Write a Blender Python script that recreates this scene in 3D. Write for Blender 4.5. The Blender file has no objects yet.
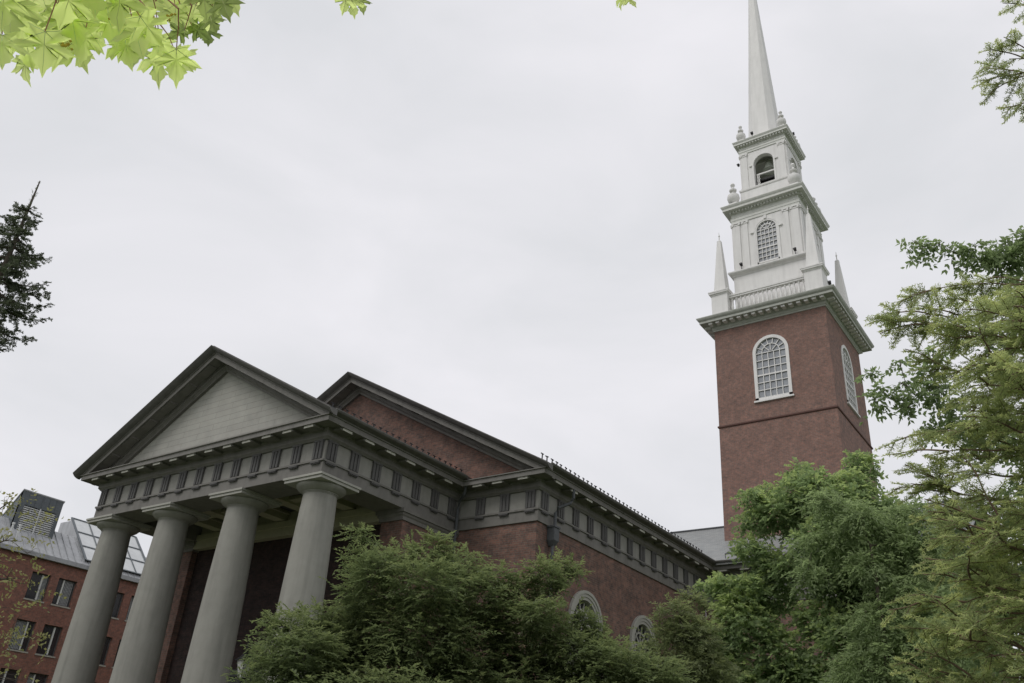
import bpy, math, random
import numpy as np
from mathutils import Matrix, Vector
random.seed(7); RNG = np.random.default_rng(7)
SC = bpy.context.scene
COL = SC.collection
R = math.radians

# ------------------------------------------------------------------ camera, sky, sun, exposure
F, PITCH, ROLL, YAW = 859.83, R(28.290), R(4.476), R(-37.066)
CAM = np.array([33.248, -21.655, 1.6])
_f = np.array([math.sin(YAW)*math.cos(PITCH), math.cos(YAW)*math.cos(PITCH), math.sin(PITCH)])
_r = np.array([math.cos(YAW), -math.sin(YAW), 0.0]); _u = np.cross(_r, _f)
_r2 = _r*math.cos(ROLL)+_u*math.sin(ROLL); _u2 = -_r*math.sin(ROLL)+_u*math.cos(ROLL)
cd = bpy.data.cameras.new('camera'); cam = bpy.data.objects.new('camera', cd); COL.objects.link(cam)
M = Matrix.Identity(4)
for i in range(3):
    M[i][0], M[i][1], M[i][2], M[i][3] = _r2[i], _u2[i], -_f[i], CAM[i]
cam.matrix_world = M
cd.sensor_width = 36; cd.lens = F/1024*36; cd.clip_start = 0.05; cd.clip_end = 3000
SC.camera = cam

SUN_EL, SUN_ROT = R(52), R(196)
w = bpy.data.worlds.new('World'); SC.world = w; w.use_nodes = True
nt = w.node_tree; nt.nodes.clear()
def N(nt, t, **k):
    n = nt.nodes.new(t)
    for a, b in k.items():
        if a.startswith('i_'): n.inputs[a[2:].replace('_', ' ')].default_value = b
        else: setattr(n, a, b)
    return n
out = N(nt, 'ShaderNodeOutputWorld')
sky = N(nt, 'ShaderNodeTexSky', sky_type='NISHITA', sun_disc=False, sun_elevation=SUN_EL, sun_rotation=SUN_ROT)
bg1 = N(nt, 'ShaderNodeBackground'); bg1.inputs[1].default_value = 0.05
nt.links.new(sky.outputs[0], bg1.inputs[0])
tc = N(nt, 'ShaderNodeTexCoord'); mp = N(nt, 'ShaderNodeMapping'); mp.inputs['Scale'].default_value = (1.0, 1.0, 2.2)
nt.links.new(tc.outputs['Generated'], mp.inputs[0])
no = N(nt, 'ShaderNodeTexNoise'); no.inputs['Scale'].default_value = 2.6; no.inputs['Detail'].default_value = 6; no.inputs['Roughness'].default_value = 0.5; no.inputs['Distortion'].default_value = 0.4
nt.links.new(mp.outputs[0], no.inputs['Vector'])
cr = N(nt, 'ShaderNodeValToRGB')
cr.color_ramp.elements[0].position = 0.33; cr.color_ramp.elements[0].color = (0.76, 0.77, 0.80, 1)
cr.color_ramp.elements[1].position = 0.68; cr.color_ramp.elements[1].color = (0.905, 0.895, 0.935, 1)
nt.links.new(no.outputs['Fac'], cr.inputs[0])
bg2 = N(nt, 'ShaderNodeBackground'); bg2.inputs[1].default_value = 1.0
nt.links.new(cr.outputs[0], bg2.inputs[0])
mx = N(nt, 'ShaderNodeMixShader'); mx.inputs[0].default_value = 0.93
nt.links.new(bg1.outputs[0], mx.inputs[1]); nt.links.new(bg2.outputs[0], mx.inputs[2])
nt.links.new(mx.outputs[0], out.inputs[0])
sd = bpy.data.lights.new('sun', 'SUN'); sun = bpy.data.objects.new('sun', sd); COL.objects.link(sun)
sd.energy = 1.25; sd.angle = R(30); sd.color = (1, 0.97, 0.93)
# nishita: rotation measured clockwise from +Y seen from above
sv = Vector((math.sin(SUN_ROT)*math.cos(SUN_EL), math.cos(SUN_ROT)*math.cos(SUN_EL), math.sin(SUN_EL)))
sun.rotation_euler = sv.to_track_quat('Z', 'Y').to_euler()
SC.view_settings.view_transform = 'Standard'; SC.view_settings.look = 'None'
SC.view_settings.exposure = 0.0; SC.view_settings.gamma = 1.0
SC.render.engine = 'CYCLES'
SC.cycles.transparent_max_bounces = 8; SC.cycles.max_bounces = 10; SC.cycles.diffuse_bounces = 8

# ------------------------------------------------------------------ helpers
def pt(px, py, h):
    """world point seen at (px,py) at horizontal distance h from the viewing spot"""
    D = _f+_r2*(px-512)/F-_u2*(py-341.5)/F
    return CAM+D*(h/math.hypot(D[0], D[1]))

def tag(o, label=None, cat=None, group=None, kind=None):
    if label: o['label'] = label
    if cat: o['category'] = cat
    if group: o['group'] = group
    if kind: o['kind'] = kind
    return o
def empty(name, loc, label, cat, group=None):
    o = bpy.data.objects.new(name, None); COL.objects.link(o); o.location = loc; o.empty_display_size = .3
    return tag(o, label, cat, group)
class MB:
    def __init__(s): s.v = []; s.f = []; s.m = []
    def add(s, vs, fs, mi=0):
        b = len(s.v); s.v += [tuple(map(float, v)) for v in vs]
        s.f += [tuple(b+i for i in f) for f in fs]; s.m += [mi]*len(fs); return s
    def box(s, x0, y0, z0, x1, y1, z1, mi=0):
        if x0 > x1: x0, x1 = x1, x0
        if y0 > y1: y0, y1 = y1, y0
        return s.add([(x0,y0,z0),(x1,y0,z0),(x1,y1,z0),(x0,y1,z0),(x0,y0,z1),(x1,y0,z1),(x1,y1,z1),(x0,y1,z1)],
              [(3,2,1,0),(4,5,6,7),(0,1,5,4),(1,2,6,5),(2,3,7,6),(3,0,4,7)], mi)
    def lathe(s, c, prof, n=32, mi=0):
        vs = []; fs = []
        for r_, z_ in prof:
            for k in range(n):
                a = 2*math.pi*k/n; vs.append((c[0]+r_*math.cos(a), c[1]+r_*math.sin(a), c[2]+z_))
        for i in range(len(prof)-1):
            for k in range(n):
                k2 = (k+1) % n; fs.append((i*n+k, i*n+k2, (i+1)*n+k2, (i+1)*n+k))
        fs.append(tuple(reversed(range(n)))); fs.append(tuple((len(prof)-1)*n+k for k in range(n)))
        return s.add(vs, fs, mi)
    def frustum(s, cx, cy, z0, h0, z1, h1, mi=0, cx1=None, cy1=None):
        cx1 = cx if cx1 is None else cx1; cy1 = cy if cy1 is None else cy1
        return s.add([(cx-h0,cy-h0,z0),(cx+h0,cy-h0,z0),(cx+h0,cy+h0,z0),(cx-h0,cy+h0,z0),(cx1-h1,cy1-h1,z1),(cx1+h1,cy1-h1,z1),(cx1+h1,cy1+h1,z1),(cx1-h1,cy1+h1,z1)],
              [(3,2,1,0),(4,5,6,7),(0,1,5,4),(1,2,6,5),(2,3,7,6),(3,0,4,7)], mi)
    def tube(s, pts, rads, n=7, mi=0):
        pts = [np.array(p, float) for p in pts]; vs = []; fs = []
        for i, p in enumerate(pts):
            d = pts[min(i+1, len(pts)-1)]-pts[max(i-1, 0)]; d = d/(np.linalg.norm(d)+1e-9)
            a = np.cross(d, (0.13, 0.2, 1) if abs(d[2]) < .9 else (1, 0.1, 0)); a /= np.linalg.norm(a); b = np.cross(d, a)
            for k in range(n):
                t = 2*math.pi*k/n; vs.append(p+rads[i]*(a*math.cos(t)+b*math.sin(t)))
        for i in range(len(pts)-1):
            for k in range(n):
                k2 = (k+1) % n; fs.append((i*n+k, i*n+k2, (i+1)*n+k2, (i+1)*n+k))
        fs.append(tuple(reversed(range(n)))); fs.append(tuple((len(pts)-1)*n+k for k in range(n)))
        return s.add(vs, fs, mi)
    def sweep(s, path, prof, closed=False, mi=0):
        """profile [(out,z)] (closed polygon) swept along plan path, outside on the right-hand side, mitred"""
        n = len(path); P = [np.array(p, float) for p in path]; vs = []; m = len(prof)
        for i in range(n):
            def nrm(a, b):
                d = b-a; d /= np.linalg.norm(d); return np.array([d[1], -d[0]])
            if closed or 0 < i < n-1:
                n1 = nrm(P[i-1], P[i]); n2 = nrm(P[i], P[(i+1) % n]); k = (n1+n2)/(1+n1@n2)
            elif i == 0: k = nrm(P[0], P[1])
            else: k = nrm(P[-2], P[-1])
            for o_, z_ in prof: vs.append((P[i][0]+k[0]*o_, P[i][1]+k[1]*o_, z_))
        fs = []
        for i in range(n if closed else n-1):
            j = (i+1) % n
            for q in range(m):
                q2 = (q+1) % m; fs.append((i*m+q, j*m+q, j*m+q2, i*m+q2))
        if not closed: fs.append(tuple(range(m))); fs.append(tuple(reversed([(n-1)*m+q for q in range(m)])))
        return s.add(vs, fs, mi)
    def rake(s, xw, y0, apex, slope, prof, mi=0, cx=0, start=0.0):
        """profile [(out,dz)] carried along both slopes of a gable whose face is y=y0"""
        st = [-xw, 0, xw] if start == 0 else None
        vs = []; m = len(prof)
        for x in st:
            for o_, dz in prof: vs.append((cx+x, y0-o_, apex-slope*abs(x)+dz))
        fs = []
        for i in range(2):
            for q in range(m):
                q2 = (q+1) % m; fs.append((i*m+q, (i+1)*m+q, (i+1)*m+q2, i*m+q2))
        fs.append(tuple(range(m))); fs.append(tuple(reversed([2*m+q for q in range(m)])))
        return s.add(vs, fs, mi)
    def build(s, name, mats, parent=None, smooth=False, bevel=0):
        me = bpy.data.meshes.new(name); me.from_pydata(s.v, [], s.f)
        if not isinstance(mats, (list, tuple)): mats = [mats]
        for m_ in mats: me.materials.append(m_)
        me.polygons.foreach_set('material_index', s.m)
        import bmesh
        bm = bmesh.new(); bm.from_mesh(me); bmesh.ops.recalc_face_normals(bm, faces=bm.faces)
        bm.to_mesh(me); bm.free()
        if smooth:
            for p in me.polygons: p.use_smooth = True
            me.set_sharp_from_angle(angle=R(40))
        o = bpy.data.objects.new(name, me); COL.objects.link(o)
        if parent is not None: parent_to(o, parent)
        if bevel:
            b = o.modifiers.new('bevel', 'BEVEL'); b.width = bevel; b.segments = 2; b.limit_method = 'ANGLE'
        return o
ROOTLOC = {}
def parent_to(o, p):
    o.parent = p
    loc = Vector((0,0,0)); q = p
    while q is not None: loc += q.location; q = q.parent
    o.location = o.location - loc          # meshes are written in world coordinates
def dup(o, parent, d=(0,0,0)):
    c = o.copy(); COL.objects.link(c); c.parent = parent; c.location = o.location+Vector(d)
    return c
def dup_tree(o, parent, d=(0,0,0)):
    c = dup(o, parent, d)
    for ch in list(o.children):
        g = ch.copy(); COL.objects.link(g); g.parent = c
    return c

# ------------------------------------------------------------------ materials
def mat(name, col, rough=.7, var=.12, scale=3.0, bump=0.0, spec=.3, stain=0.0, metal=0, stretch=(1,1,1), bscale=40):
    m = bpy.data.materials.new(name); m.use_nodes = True; nt = m.node_tree; b = nt.nodes['Principled BSDF']
    b.inputs['Roughness'].default_value = rough; b.inputs['Specular IOR Level'].default_value = spec; b.inputs['Metallic'].default_value = metal
    g = N(nt, 'ShaderNodeNewGeometry'); mp = N(nt, 'ShaderNodeMapping'); mp.inputs['Scale'].default_value = stretch
    nt.links.new(g.outputs['Position'], mp.inputs[0])
    n1 = N(nt, 'ShaderNodeTexNoise'); n1.inputs['Scale'].default_value = scale; n1.inputs['Detail'].default_value = 8; n1.inputs['Roughness'].default_value = .65
    nt.links.new(mp.outputs[0], n1.inputs['Vector'])
    c = N(nt, 'ShaderNodeValToRGB'); e = c.color_ramp.elements
    e[0].position = .3; e[1].position = .72
    e[0].color = tuple(x*(1-var) for x in col)+(1,); e[1].color = tuple(min(1, x*(1+var)) for x in col)+(1,)
    nt.links.new(n1.outputs['Fac'], c.inputs[0]); last = c.outputs[0]
    if stain:
        n2 = N(nt, 'ShaderNodeTexNoise'); n2.inputs['Scale'].default_value = 1.0; n2.inputs['Detail'].default_value = 5
        mp2 = N(nt, 'ShaderNodeMapping'); mp2.inputs['Scale'].default_value = (3.5, 3.5, .35)
        nt.links.new(g.outputs['Position'], mp2.inputs[0]); nt.links.new(mp2.outputs[0], n2.inputs['Vector'])
        r2 = N(nt, 'ShaderNodeValToRGB'); r2.color_ramp.elements[0].position = .45; r2.color_ramp.elements[1].position = .75
        r2.color_ramp.elements[0].color = (1,1,1,1); r2.color_ramp.elements[1].color = (1-stain,)*3+(1,)
        nt.links.new(n2.outputs['Fac'], r2.inputs[0])
        mm = N(nt, 'ShaderNodeMix', data_type='RGBA', blend_type='MULTIPLY'); mm.inputs[0].default_value = 1
        nt.links.new(last, mm.inputs[6]); nt.links.new(r2.outputs[0], mm.inputs[7]); last = mm.outputs[2]
    nt.links.new(last, b.inputs['Base Color'])
    if bump:
        n3 = N(nt, 'ShaderNodeTexNoise'); n3.inputs['Scale'].default_value = bscale; n3.inputs['Detail'].default_value = 4
        nt.links.new(g.outputs['Position'], n3.inputs['Vector'])
        bp = N(nt, 'ShaderNodeBump'); bp.inputs['Strength'].default_value = bump; bp.inputs['Distance'].default_value = .02
        nt.links.new(n3.outputs['Fac'], bp.inputs['Height']); nt.links.new(bp.outputs[0], b.inputs['Normal'])
    return m
def brickmat(name, c1, c2, mortar, bw=.21, bh=.075, ms=.011, rough=.85, axis='xy', stain=.25, zs=1.0, blotch=.35, patch=1.0):
    m = bpy.data.materials.new(name); m.use_nodes = True; nt = m.node_tree; b = nt.nodes['Principled BSDF']
    b.inputs['Roughness'].default_value = rough; b.inputs['Specular IOR Level'].default_value = .2
    g = N(nt, 'ShaderNodeNewGeometry'); sp = N(nt, 'ShaderNodeSeparateXYZ'); cb = N(nt, 'ShaderNodeCombineXYZ')
    nt.links.new(g.outputs['Position'], sp.inputs[0])
    if axis == 'xy':
        ad = N(nt, 'ShaderNodeMath', operation='ADD'); nt.links.new(sp.outputs[0], ad.inputs[0]); nt.links.new(sp.outputs[1], ad.inputs[1]); nt.links.new(ad.outputs[0], cb.inputs[0])
    else: nt.links.new(sp.outputs['XY'.index(axis.upper())], cb.inputs[0])
    mz = N(nt, 'ShaderNodeMath', operation='MULTIPLY'); mz.inputs[1].default_value = zs
    nt.links.new(sp.outputs[2], mz.inputs[0]); nt.links.new(mz.outputs[0], cb.inputs[1])
    br = N(nt, 'ShaderNodeTexBrick'); br.offset = .5
    br.inputs['Color1'].default_value = (*c1, 1); br.inputs['Color2'].default_value = (*c2, 1); br.inputs['Mortar'].default_value = (*mortar, 1)
    br.inputs['Scale'].default_value = 1; br.inputs['Mortar Size'].default_value = ms; br.inputs['Brick Width'].default_value = bw; br.inputs['Row Height'].default_value = bh; br.inputs['Bias'].default_value = -.1
    nt.links.new(cb.outputs[0], br.inputs['Vector'])
    n2 = N(nt, 'ShaderNodeTexNoise'); n2.inputs['Scale'].default_value = 1.3; n2.inputs['Detail'].default_value = 9; n2.inputs['Roughness'].default_value = .7
    nt.links.new(g.outputs['Position'], n2.inputs['Vector'])
    r2 = N(nt, 'ShaderNodeValToRGB'); r2.color_ramp.elements[0].position = .3; r2.color_ramp.elements[1].position = .7
    r2.color_ramp.elements[0].color = (1-blotch, 1-blotch, 1-blotch, 1); r2.color_ramp.elements[1].color = (1+blotch*.4,)*3+(1,)
    nt.links.new(n2.outputs['Fac'], r2.inputs[0])
    mm = N(nt, 'ShaderNodeMix', data_type='RGBA', blend_type='MULTIPLY'); mm.inputs[0].default_value = 1
    nt.links.new(br.outputs['Color'], mm.inputs[6]); nt.links.new(r2.outputs[0], mm.inputs[7])
    # patchwork of darker and paler bricks, sized a few bricks
    n4 = N(nt, 'ShaderNodeTexNoise'); n4.inputs['Scale'].default_value = 4.2; n4.inputs['Detail'].default_value = 4; n4.inputs['Roughness'].default_value = .8
    nt.links.new(g.outputs['Position'], n4.inputs['Vector'])
    r4 = N(nt, 'ShaderNodeValToRGB'); r4.color_ramp.elements[0].position = .35; r4.color_ramp.elements[1].position = .65
    r4.color_ramp.elements[0].color = (.70, .76, .80, 1); r4.color_ramp.elements[1].color = (1.30, 1.14, 1.08, 1)
    nt.links.new(n4.outputs['Fac'], r4.inputs[0])
    m4 = N(nt, 'ShaderNodeMix', data_type='RGBA', blend_type='MULTIPLY'); m4.inputs[0].default_value = patch
    nt.links.new(mm.outputs[2], m4.inputs[6]); nt.links.new(r4.outputs[0], m4.inputs[7])
    nt.links.new(m4.outputs[2], b.inputs['Base Color'])
    bp = N(nt, 'ShaderNodeBump'); bp.inputs['Strength'].default_value = .4; bp.inputs['Distance'].default_value = .01; bp.invert = True
    nt.links.new(br.outputs['Fac'], bp.inputs['Height']); nt.links.new(bp.outputs[0], b.inputs['Normal'])
    return m
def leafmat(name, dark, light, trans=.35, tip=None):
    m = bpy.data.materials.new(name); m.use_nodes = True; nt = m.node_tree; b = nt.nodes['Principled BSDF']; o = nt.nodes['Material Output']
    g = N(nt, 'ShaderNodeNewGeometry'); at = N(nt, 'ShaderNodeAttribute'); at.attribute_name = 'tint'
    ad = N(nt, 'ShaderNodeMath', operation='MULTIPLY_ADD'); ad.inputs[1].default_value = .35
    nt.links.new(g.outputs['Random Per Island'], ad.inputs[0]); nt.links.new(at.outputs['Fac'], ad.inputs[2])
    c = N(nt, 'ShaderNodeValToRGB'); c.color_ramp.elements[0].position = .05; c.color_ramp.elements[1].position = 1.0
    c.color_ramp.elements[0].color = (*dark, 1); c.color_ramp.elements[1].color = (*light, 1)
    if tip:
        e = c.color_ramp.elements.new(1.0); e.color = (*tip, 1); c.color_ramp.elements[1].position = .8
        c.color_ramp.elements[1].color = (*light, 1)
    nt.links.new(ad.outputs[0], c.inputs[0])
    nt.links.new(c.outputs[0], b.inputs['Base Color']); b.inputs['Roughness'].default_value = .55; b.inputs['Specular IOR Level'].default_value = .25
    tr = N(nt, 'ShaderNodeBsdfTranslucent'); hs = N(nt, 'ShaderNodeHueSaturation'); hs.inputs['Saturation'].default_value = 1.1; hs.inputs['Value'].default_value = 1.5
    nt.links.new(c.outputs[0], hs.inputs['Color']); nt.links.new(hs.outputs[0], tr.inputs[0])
    mx = N(nt, 'ShaderNodeMixShader'); mx.inputs[0].default_value = trans
    nt.links.new(b.outputs[0], mx.inputs[1]); nt.links.new(tr.outputs[0], mx.inputs[2]); nt.links.new(mx.outputs[0], o.inputs[0])
    return m
def glassmat(name, col, rough=.12, spec=.8, noise=.3):
    m = mat(name, col, rough=rough, var=noise, scale=1.2, spec=spec)
    m.node_tree.nodes['Principled BSDF'].inputs['IOR'].default_value = 1.9
    return m

m_col = mat('column_paint', (.27, .265, .237), .75, .07, 2.0, bump=.15, stain=.22)
m_arch = mat('grey_brown_paint', (.18, .172, .158), .7, .10, 3.0, bump=.1, stain=.2)
m_tri = mat('dark_grey_paint', (.105, .102, .10), .7, .12, 4.0, stain=.2)
m_met = mat('metope_paint', (.265, .258, .235), .75, .10, 3.0, stain=.15)
m_corn = mat('cornice_paint', (.135, .13, .123), .7, .12, 3.0, stain=.2)
m_pale = mat('pale_trim_paint', (.34, .335, .30), .65, .08, 4.0)
m_mutf = mat('pale_mutule_front', (.46, .45, .40), .7, .15, 5)  # paler tone for the front strips of the mutules
m_cream = mat('cream_ceiling_paint', (.38, .36, .26), .7, .08, 4.0)
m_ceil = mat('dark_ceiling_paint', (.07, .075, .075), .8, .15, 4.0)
m_tymp = brickmat('flush_board_panel', (.385, .38, .345), (.36, .355, .325), (.27, .265, .24), bw=2.2, bh=.3, ms=.012, rough=.75, blotch=.14, patch=.12)
m_brick = brickmat('red_brick', (.21, .122, .098), (.13, .088, .075), (.17, .145, .125), bw=.30, bh=.10, ms=.012)
m_brick_t = brickmat('tower_brick', (.255, .152, .125), (.195, .122, .104), (.22, .185, .16), bw=.30, bh=.10, ms=.012, blotch=.2)
m_brick_l = brickmat('hall_brick', (.27, .128, .095), (.20, .10, .078), (.21, .155, .13), bw=.30, bh=.10, ms=.01, blotch=.2)
m_brick_shade = brickmat('porch_brick_shaded', (.055, .036, .034), (.035, .026, .025), (.04, .035, .033), bw=.30, bh=.10, ms=.012)  # brick colour darkened to carry the shade inside the porch
m_slate = brickmat('slate_roof', (.27, .285, .28), (.22, .235, .235), (.14, .15, .15), bw=.45, bh=.2, ms=.012, axis='x', zs=2.1, rough=.45, blotch=.25, patch=.4)
m_slate2 = brickmat('slate_roof_nave', (.12, .115, .11), (.095, .09, .09), (.06, .06, .06), bw=.45, bh=.2, ms=.012, axis='y', zs=2.1, rough=.5, blotch=.25)
m_white = mat('white_paint', (.71, .70, .685), .6, .035, 1.5, stain=.12, bump=.05)
m_white2 = mat('white_trim_paint', (.62, .625, .59), .6, .06, 3, stain=.10)
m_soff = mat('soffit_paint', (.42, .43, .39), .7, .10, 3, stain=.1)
m_stone = mat('limestone', (.38, .36, .31), .8, .15, 3, bump=.2)
m_belt = mat('belt_brick_stone', (.11, .06, .05), .85, .15, 6)
m_glass = glassmat('window_glass', (.16, .175, .19), noise=.5)
m_glassd = glassmat('dark_window_glass', (.025, .028, .032), .08, .6)
m_blind = mat('white_blind', (.42, .43, .43), .7, .3, 3.5, stretch=(1,1,4))
m_iron = mat('black_iron', (.02, .02, .022), .5, .2, 8)
m_copper = mat('lead_grey_metal', (.075, .08, .085), .5, .2, 5)
m_seam = mat('standing_seam_metal', (.36, .37, .38), .4, .10, 1.2, spec=.5, stain=.25)
m_louv = mat('louvre_metal', (.62, .63, .62), .5, .08, 3)
m_fasc = mat('grey_metal_cladding', (.10, .115, .125), .45, .15, 2, spec=.5)
m_sklt = glassmat('skylight_glass', (.50, .52, .52), .25, .6, .12)
m_bronze = mat('bell_bronze', (.50, .53, .47), .5, .2, 6)
m_bark = mat('bark', (.085, .07, .055), .9, .35, 9, bump=.6, stretch=(1,1,.3))
m_twig = mat('twig_bark', (.16, .11, .075), .85, .3, 12)
m_rtwig = mat('reddish_twig', (.35, .17, .09), .7, .25, 20)
m_wood = mat('dark_door_wood', (.05, .03, .022), .5, .2, 4, stretch=(1,1,.2))
m_lamp = glassmat('frosted_lamp_glass', (.62, .63, .60), .4, .5, .1)
def groundmat(name, a, b_, sc):
    return mat(name, tuple((x+y)/2 for x, y in zip(a, b_)), .95, .3, sc, bump=.5)
m_grass = groundmat('lawn_soil', (.06, .09, .03), (.09, .12, .045), 1.5)
m_path = mat('path_asphalt', (.09, .088, .085), .9, .2, 8, bump=.3)
m_l_dark = leafmat('layered_leaf', (.10, .13, .066), (.145, .18, .082), .5, tip=(.20, .235, .105))
m_l_dark2 = leafmat('yew_leaf', (.095, .115, .06), (.17, .20, .095), .5, tip=(.24, .27, .125))
m_l_mid = leafmat('mid_leaf', (.11, .155, .08), (.23, .30, .145), .58, tip=(.33, .40, .17))
m_l_willow = leafmat('pale_leaf', (.16, .21, .11), (.28, .35, .17), .58)
m_l_hem = leafmat('hemlock_needle', (.15, .18, .085), (.32, .37, .17), .55, tip=(.46, .50, .23))
m_l_oak = leafmat('oak_leaf', (.12, .16, .085), (.26, .33, .16), .55)
m_l_spr = leafmat('spruce_needle', (.07, .085, .06), (.15, .175, .11), .3)
m_l_yel = leafmat('yellow_green_leaf', (.16, .18, .07), (.32, .31, .13), .4)
m_l_map = leafmat('maple_leaf', (.14, .20, .06), (.72, .82, .34), .8)
m_bloom = mat('yellow_flower', (.55, .45, .05), .6, .2, 20)

# ------------------------------------------------------------------ ground
g = MB(); g.add([(-600,-600,0),(600,-600,0),(600,600,0),(-600,600,0)], [(0,1,2,3)])
tag(g.build('ground', m_grass), kind='structure')
g = MB(); g.box(-3, -60, -.1, 3, -2.2, .02); g.box(3, -20, -.1, 60, -15.5, .016); g.box(-28, -26, -.1, -3, -20, .018)
tag(g.build('path', m_path), kind='structure')

# ------------------------------------------------------------------ church
CH = empty('church', (0, 0, 0), 'large brick church with grey columned portico and tall white spire', 'church')
def cp(mb, name, m, parent=None, **k): return mb.build(name, m, CH if parent is None else parent, **k)
SL = .5463; YE = 62.0
# wall panel with arched / rectangular holes in local (u,z); mapped by fn(u,depth,z)
def wall_holes(mb, fn, u0, u1, z0, z1, holes, th, mi=0, seg=20):
    """holes: (uc, r, zb, zs): arched opening with half width r, sill zb, spring zs (semicircle above)"""
    def quad(a, b, c, d):
        for dep in (0, th): mb.add([fn(p[0], dep, p[1]) for p in (a, b, c, d)], [(0,1,2,3)], mi)
    cur = u0
    for uc, r_, zb, zs in sorted(holes):
        quad((cur, z0), (uc-r_, z0), (uc-r_, z1), (cur, z1))
        if zb > z0: quad((uc-r_, z0), (uc+r_, z0), (uc+r_, zb), (uc-r_, zb))
        arc = [(uc-r_*math.cos(math.pi*i/seg), zs+r_*math.sin(math.pi*i/seg)) for i in range(seg+1)]
        for i in range(seg):
            a, b = arc[i], arc[i+1]; quad(a, b, (b[0], z1), (a[0], z1))
        loop = [(uc-r_, zb)]+arc+[(uc+r_, zb)]
        for i in range(len(loop)):
            a = loop[i]; b = loop[(i+1) % len(loop)]
            if a == b: continue
            mb.add([fn(a[0], 0, a[1]), fn(b[0], 0, b[1]), fn(b[0], th, b[1]), fn(a[0], th, a[1])], [(0,1,2,3)], mi)
        cur = uc+r_
    quad((cur, z0), (u1, z0), (u1, z1), (cur, z1))
def ring(mb, fn, uc, r0, r1, zb, zs, d0, d1, seg=24, mi=0):
    """moulded frame round an arched opening between half widths r0<r1, from depth d0 (front) to d1"""
    def outline(r_): return [(uc-r_, zb)]+[(uc-r_*math.cos(math.pi*i/seg), zs+r_*math.sin(math.pi*i/seg)) for i in range(seg+1)]+[(uc+r_, zb)]
    A = outline(r0); B = outline(r1); n = len(A); vs = []; fs = []
    for a, b in zip(A, B):
        vs += [fn(a[0], d0, a[1]), fn(b[0], d0, b[1]), fn(b[0], d1, b[1]), fn(a[0], d1, a[1])]
    for i in range(n-1):
        for q in range(4):
            q2 = (q+1) % 4; fs.append((i*4+q, (i+1)*4+q, (i+1)*4+q2, i*4+q2))
    fs += [(0,1,2,3), tuple((n-1)*4+q for q in (3,2,1,0))]
    mb.add(vs, fs, mi)
def bar(mb, fn, a, b, w_, d0, d1, mi=0):
    a = np.array(a, float); b = np.array(b, float); d = b-a; L = np.linalg.norm(d); n = np.array([-d[1], d[0]])/L*w_/2
    vs = []
    for q in (a-n, a+n, b+n, b-n):
        vs += [fn(q[0], d0, q[1]), fn(q[0], d1, q[1])]
    mb.add(vs, [(0,2,4,6),(7,5,3,1),(0,1,3,2),(2,3,5,4),(4,5,7,6),(6,7,1,0)], mi)
def arched_window(fn, uc, r, zb, zs, frame_w, cols, rows, parent, d_frame=(-.06, .25), mf=None, mg=None, sill=True, bars=.05, name='window', fan=2, meet=True, proud=.0, steps=1):
    """fn(u,depth,z): depth 0 = wall face, positive inwards"""
    mf = mf or m_white; mg = mg or m_glass
    f = MB()
    for k in range(steps):
        a = r-frame_w*(1-k/steps); b = r-frame_w*(1-(k+1)/steps)
        ring(f, fn, uc, a, b, zb, zs, d_frame[0]-.04*k if steps > 1 else d_frame[0], d_frame[1])
    bar(f, fn, (uc-r, zb+frame_w*.45), (uc+r, zb+frame_w*.45), frame_w*.9, d_frame[0], d_frame[1])
    if sill: bar(f, fn, (uc-r-.1, zb-.06), (uc+r+.1, zb-.06), .12, d_frame[0]-.08, d_frame[1])
    fo = f.build(name, mf, parent)
    ri = r-frame_w; z0 = zb+frame_w*.9
    g = MB(); b0, b1 = d_frame[1]-.14, d_frame[1]-.08
    for i in range(1, cols):
        u = uc-ri+2*ri*i/cols; bar(g, fn, (u, z0), (u, zs), bars, b0, b1)
    for j in range(0, rows+1):
        z = z0+(zs-z0)*j/rows
        ww = bars*(2.0 if (meet and j == rows//2) else 1.0)
        if j > 0: bar(g, fn, (uc-ri, z), (uc+ri, z), ww, b0-.012, b1-.004)
    # fan: inner arc + radial bars
    def arcp(rr, n=14): return [(uc-rr*math.cos(math.pi*i/n), zs+rr*math.sin(math.pi*i/n)) for i in range(n+1)]
    rin = ri*.60
    A = arcp(rin); [bar(g, fn, A[i], A[i+1], bars, b0-.006, b1+.006) for i in range(len(A)-1)]
    if fan == 3:
        A = arcp(ri*.3); [bar(g, fn, A[i], A[i+1], bars, b0-.006, b1+.006) for i in range(len(A)-1)]
    no_ = 7
    for k in range(1, no_):
        t = math.pi*k/no_; c_, s_ = -math.cos(t), math.sin(t)
        bar(g, fn, (uc+c_*rin, zs+s_*rin), (uc+c_*ri*1.01, zs+s_*ri*1.01), bars, b0+.002, b1-.002)
    for k in range(1, 4):
        t = math.pi*k/4; c_, s_ = -math.cos(t), math.sin(t)
        bar(g, fn, (uc+c_*ri*.12, zs+s_*ri*.12), (uc+c_*rin, zs+s_*rin), bars, b0+.002, b1-.002)
    g.build('glazing_bars', mf, fo)
    p = MB(); seg = 20; rr = ri*1.02
    loop = [(uc-rr, z0-.02)]+[(uc-rr*math.cos(math.pi*i/seg), zs+rr*math.sin(math.pi*i/seg)) for i in range(seg+1)]+[(uc+rr, z0-.02)]
    n = len(loop); vs = [fn(a[0], b1+.02, a[1]) for a in loop]+[fn(a[0], b1+.05, a[1]) for a in loop]
    p.add(vs, [tuple(range(n)), tuple(reversed(range(n, 2*n)))]+[(i, (i+1) % n, n+(i+1) % n, n+i) for i in range(n)])
    p.build('pane', mg, fo)
    return fo

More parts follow.
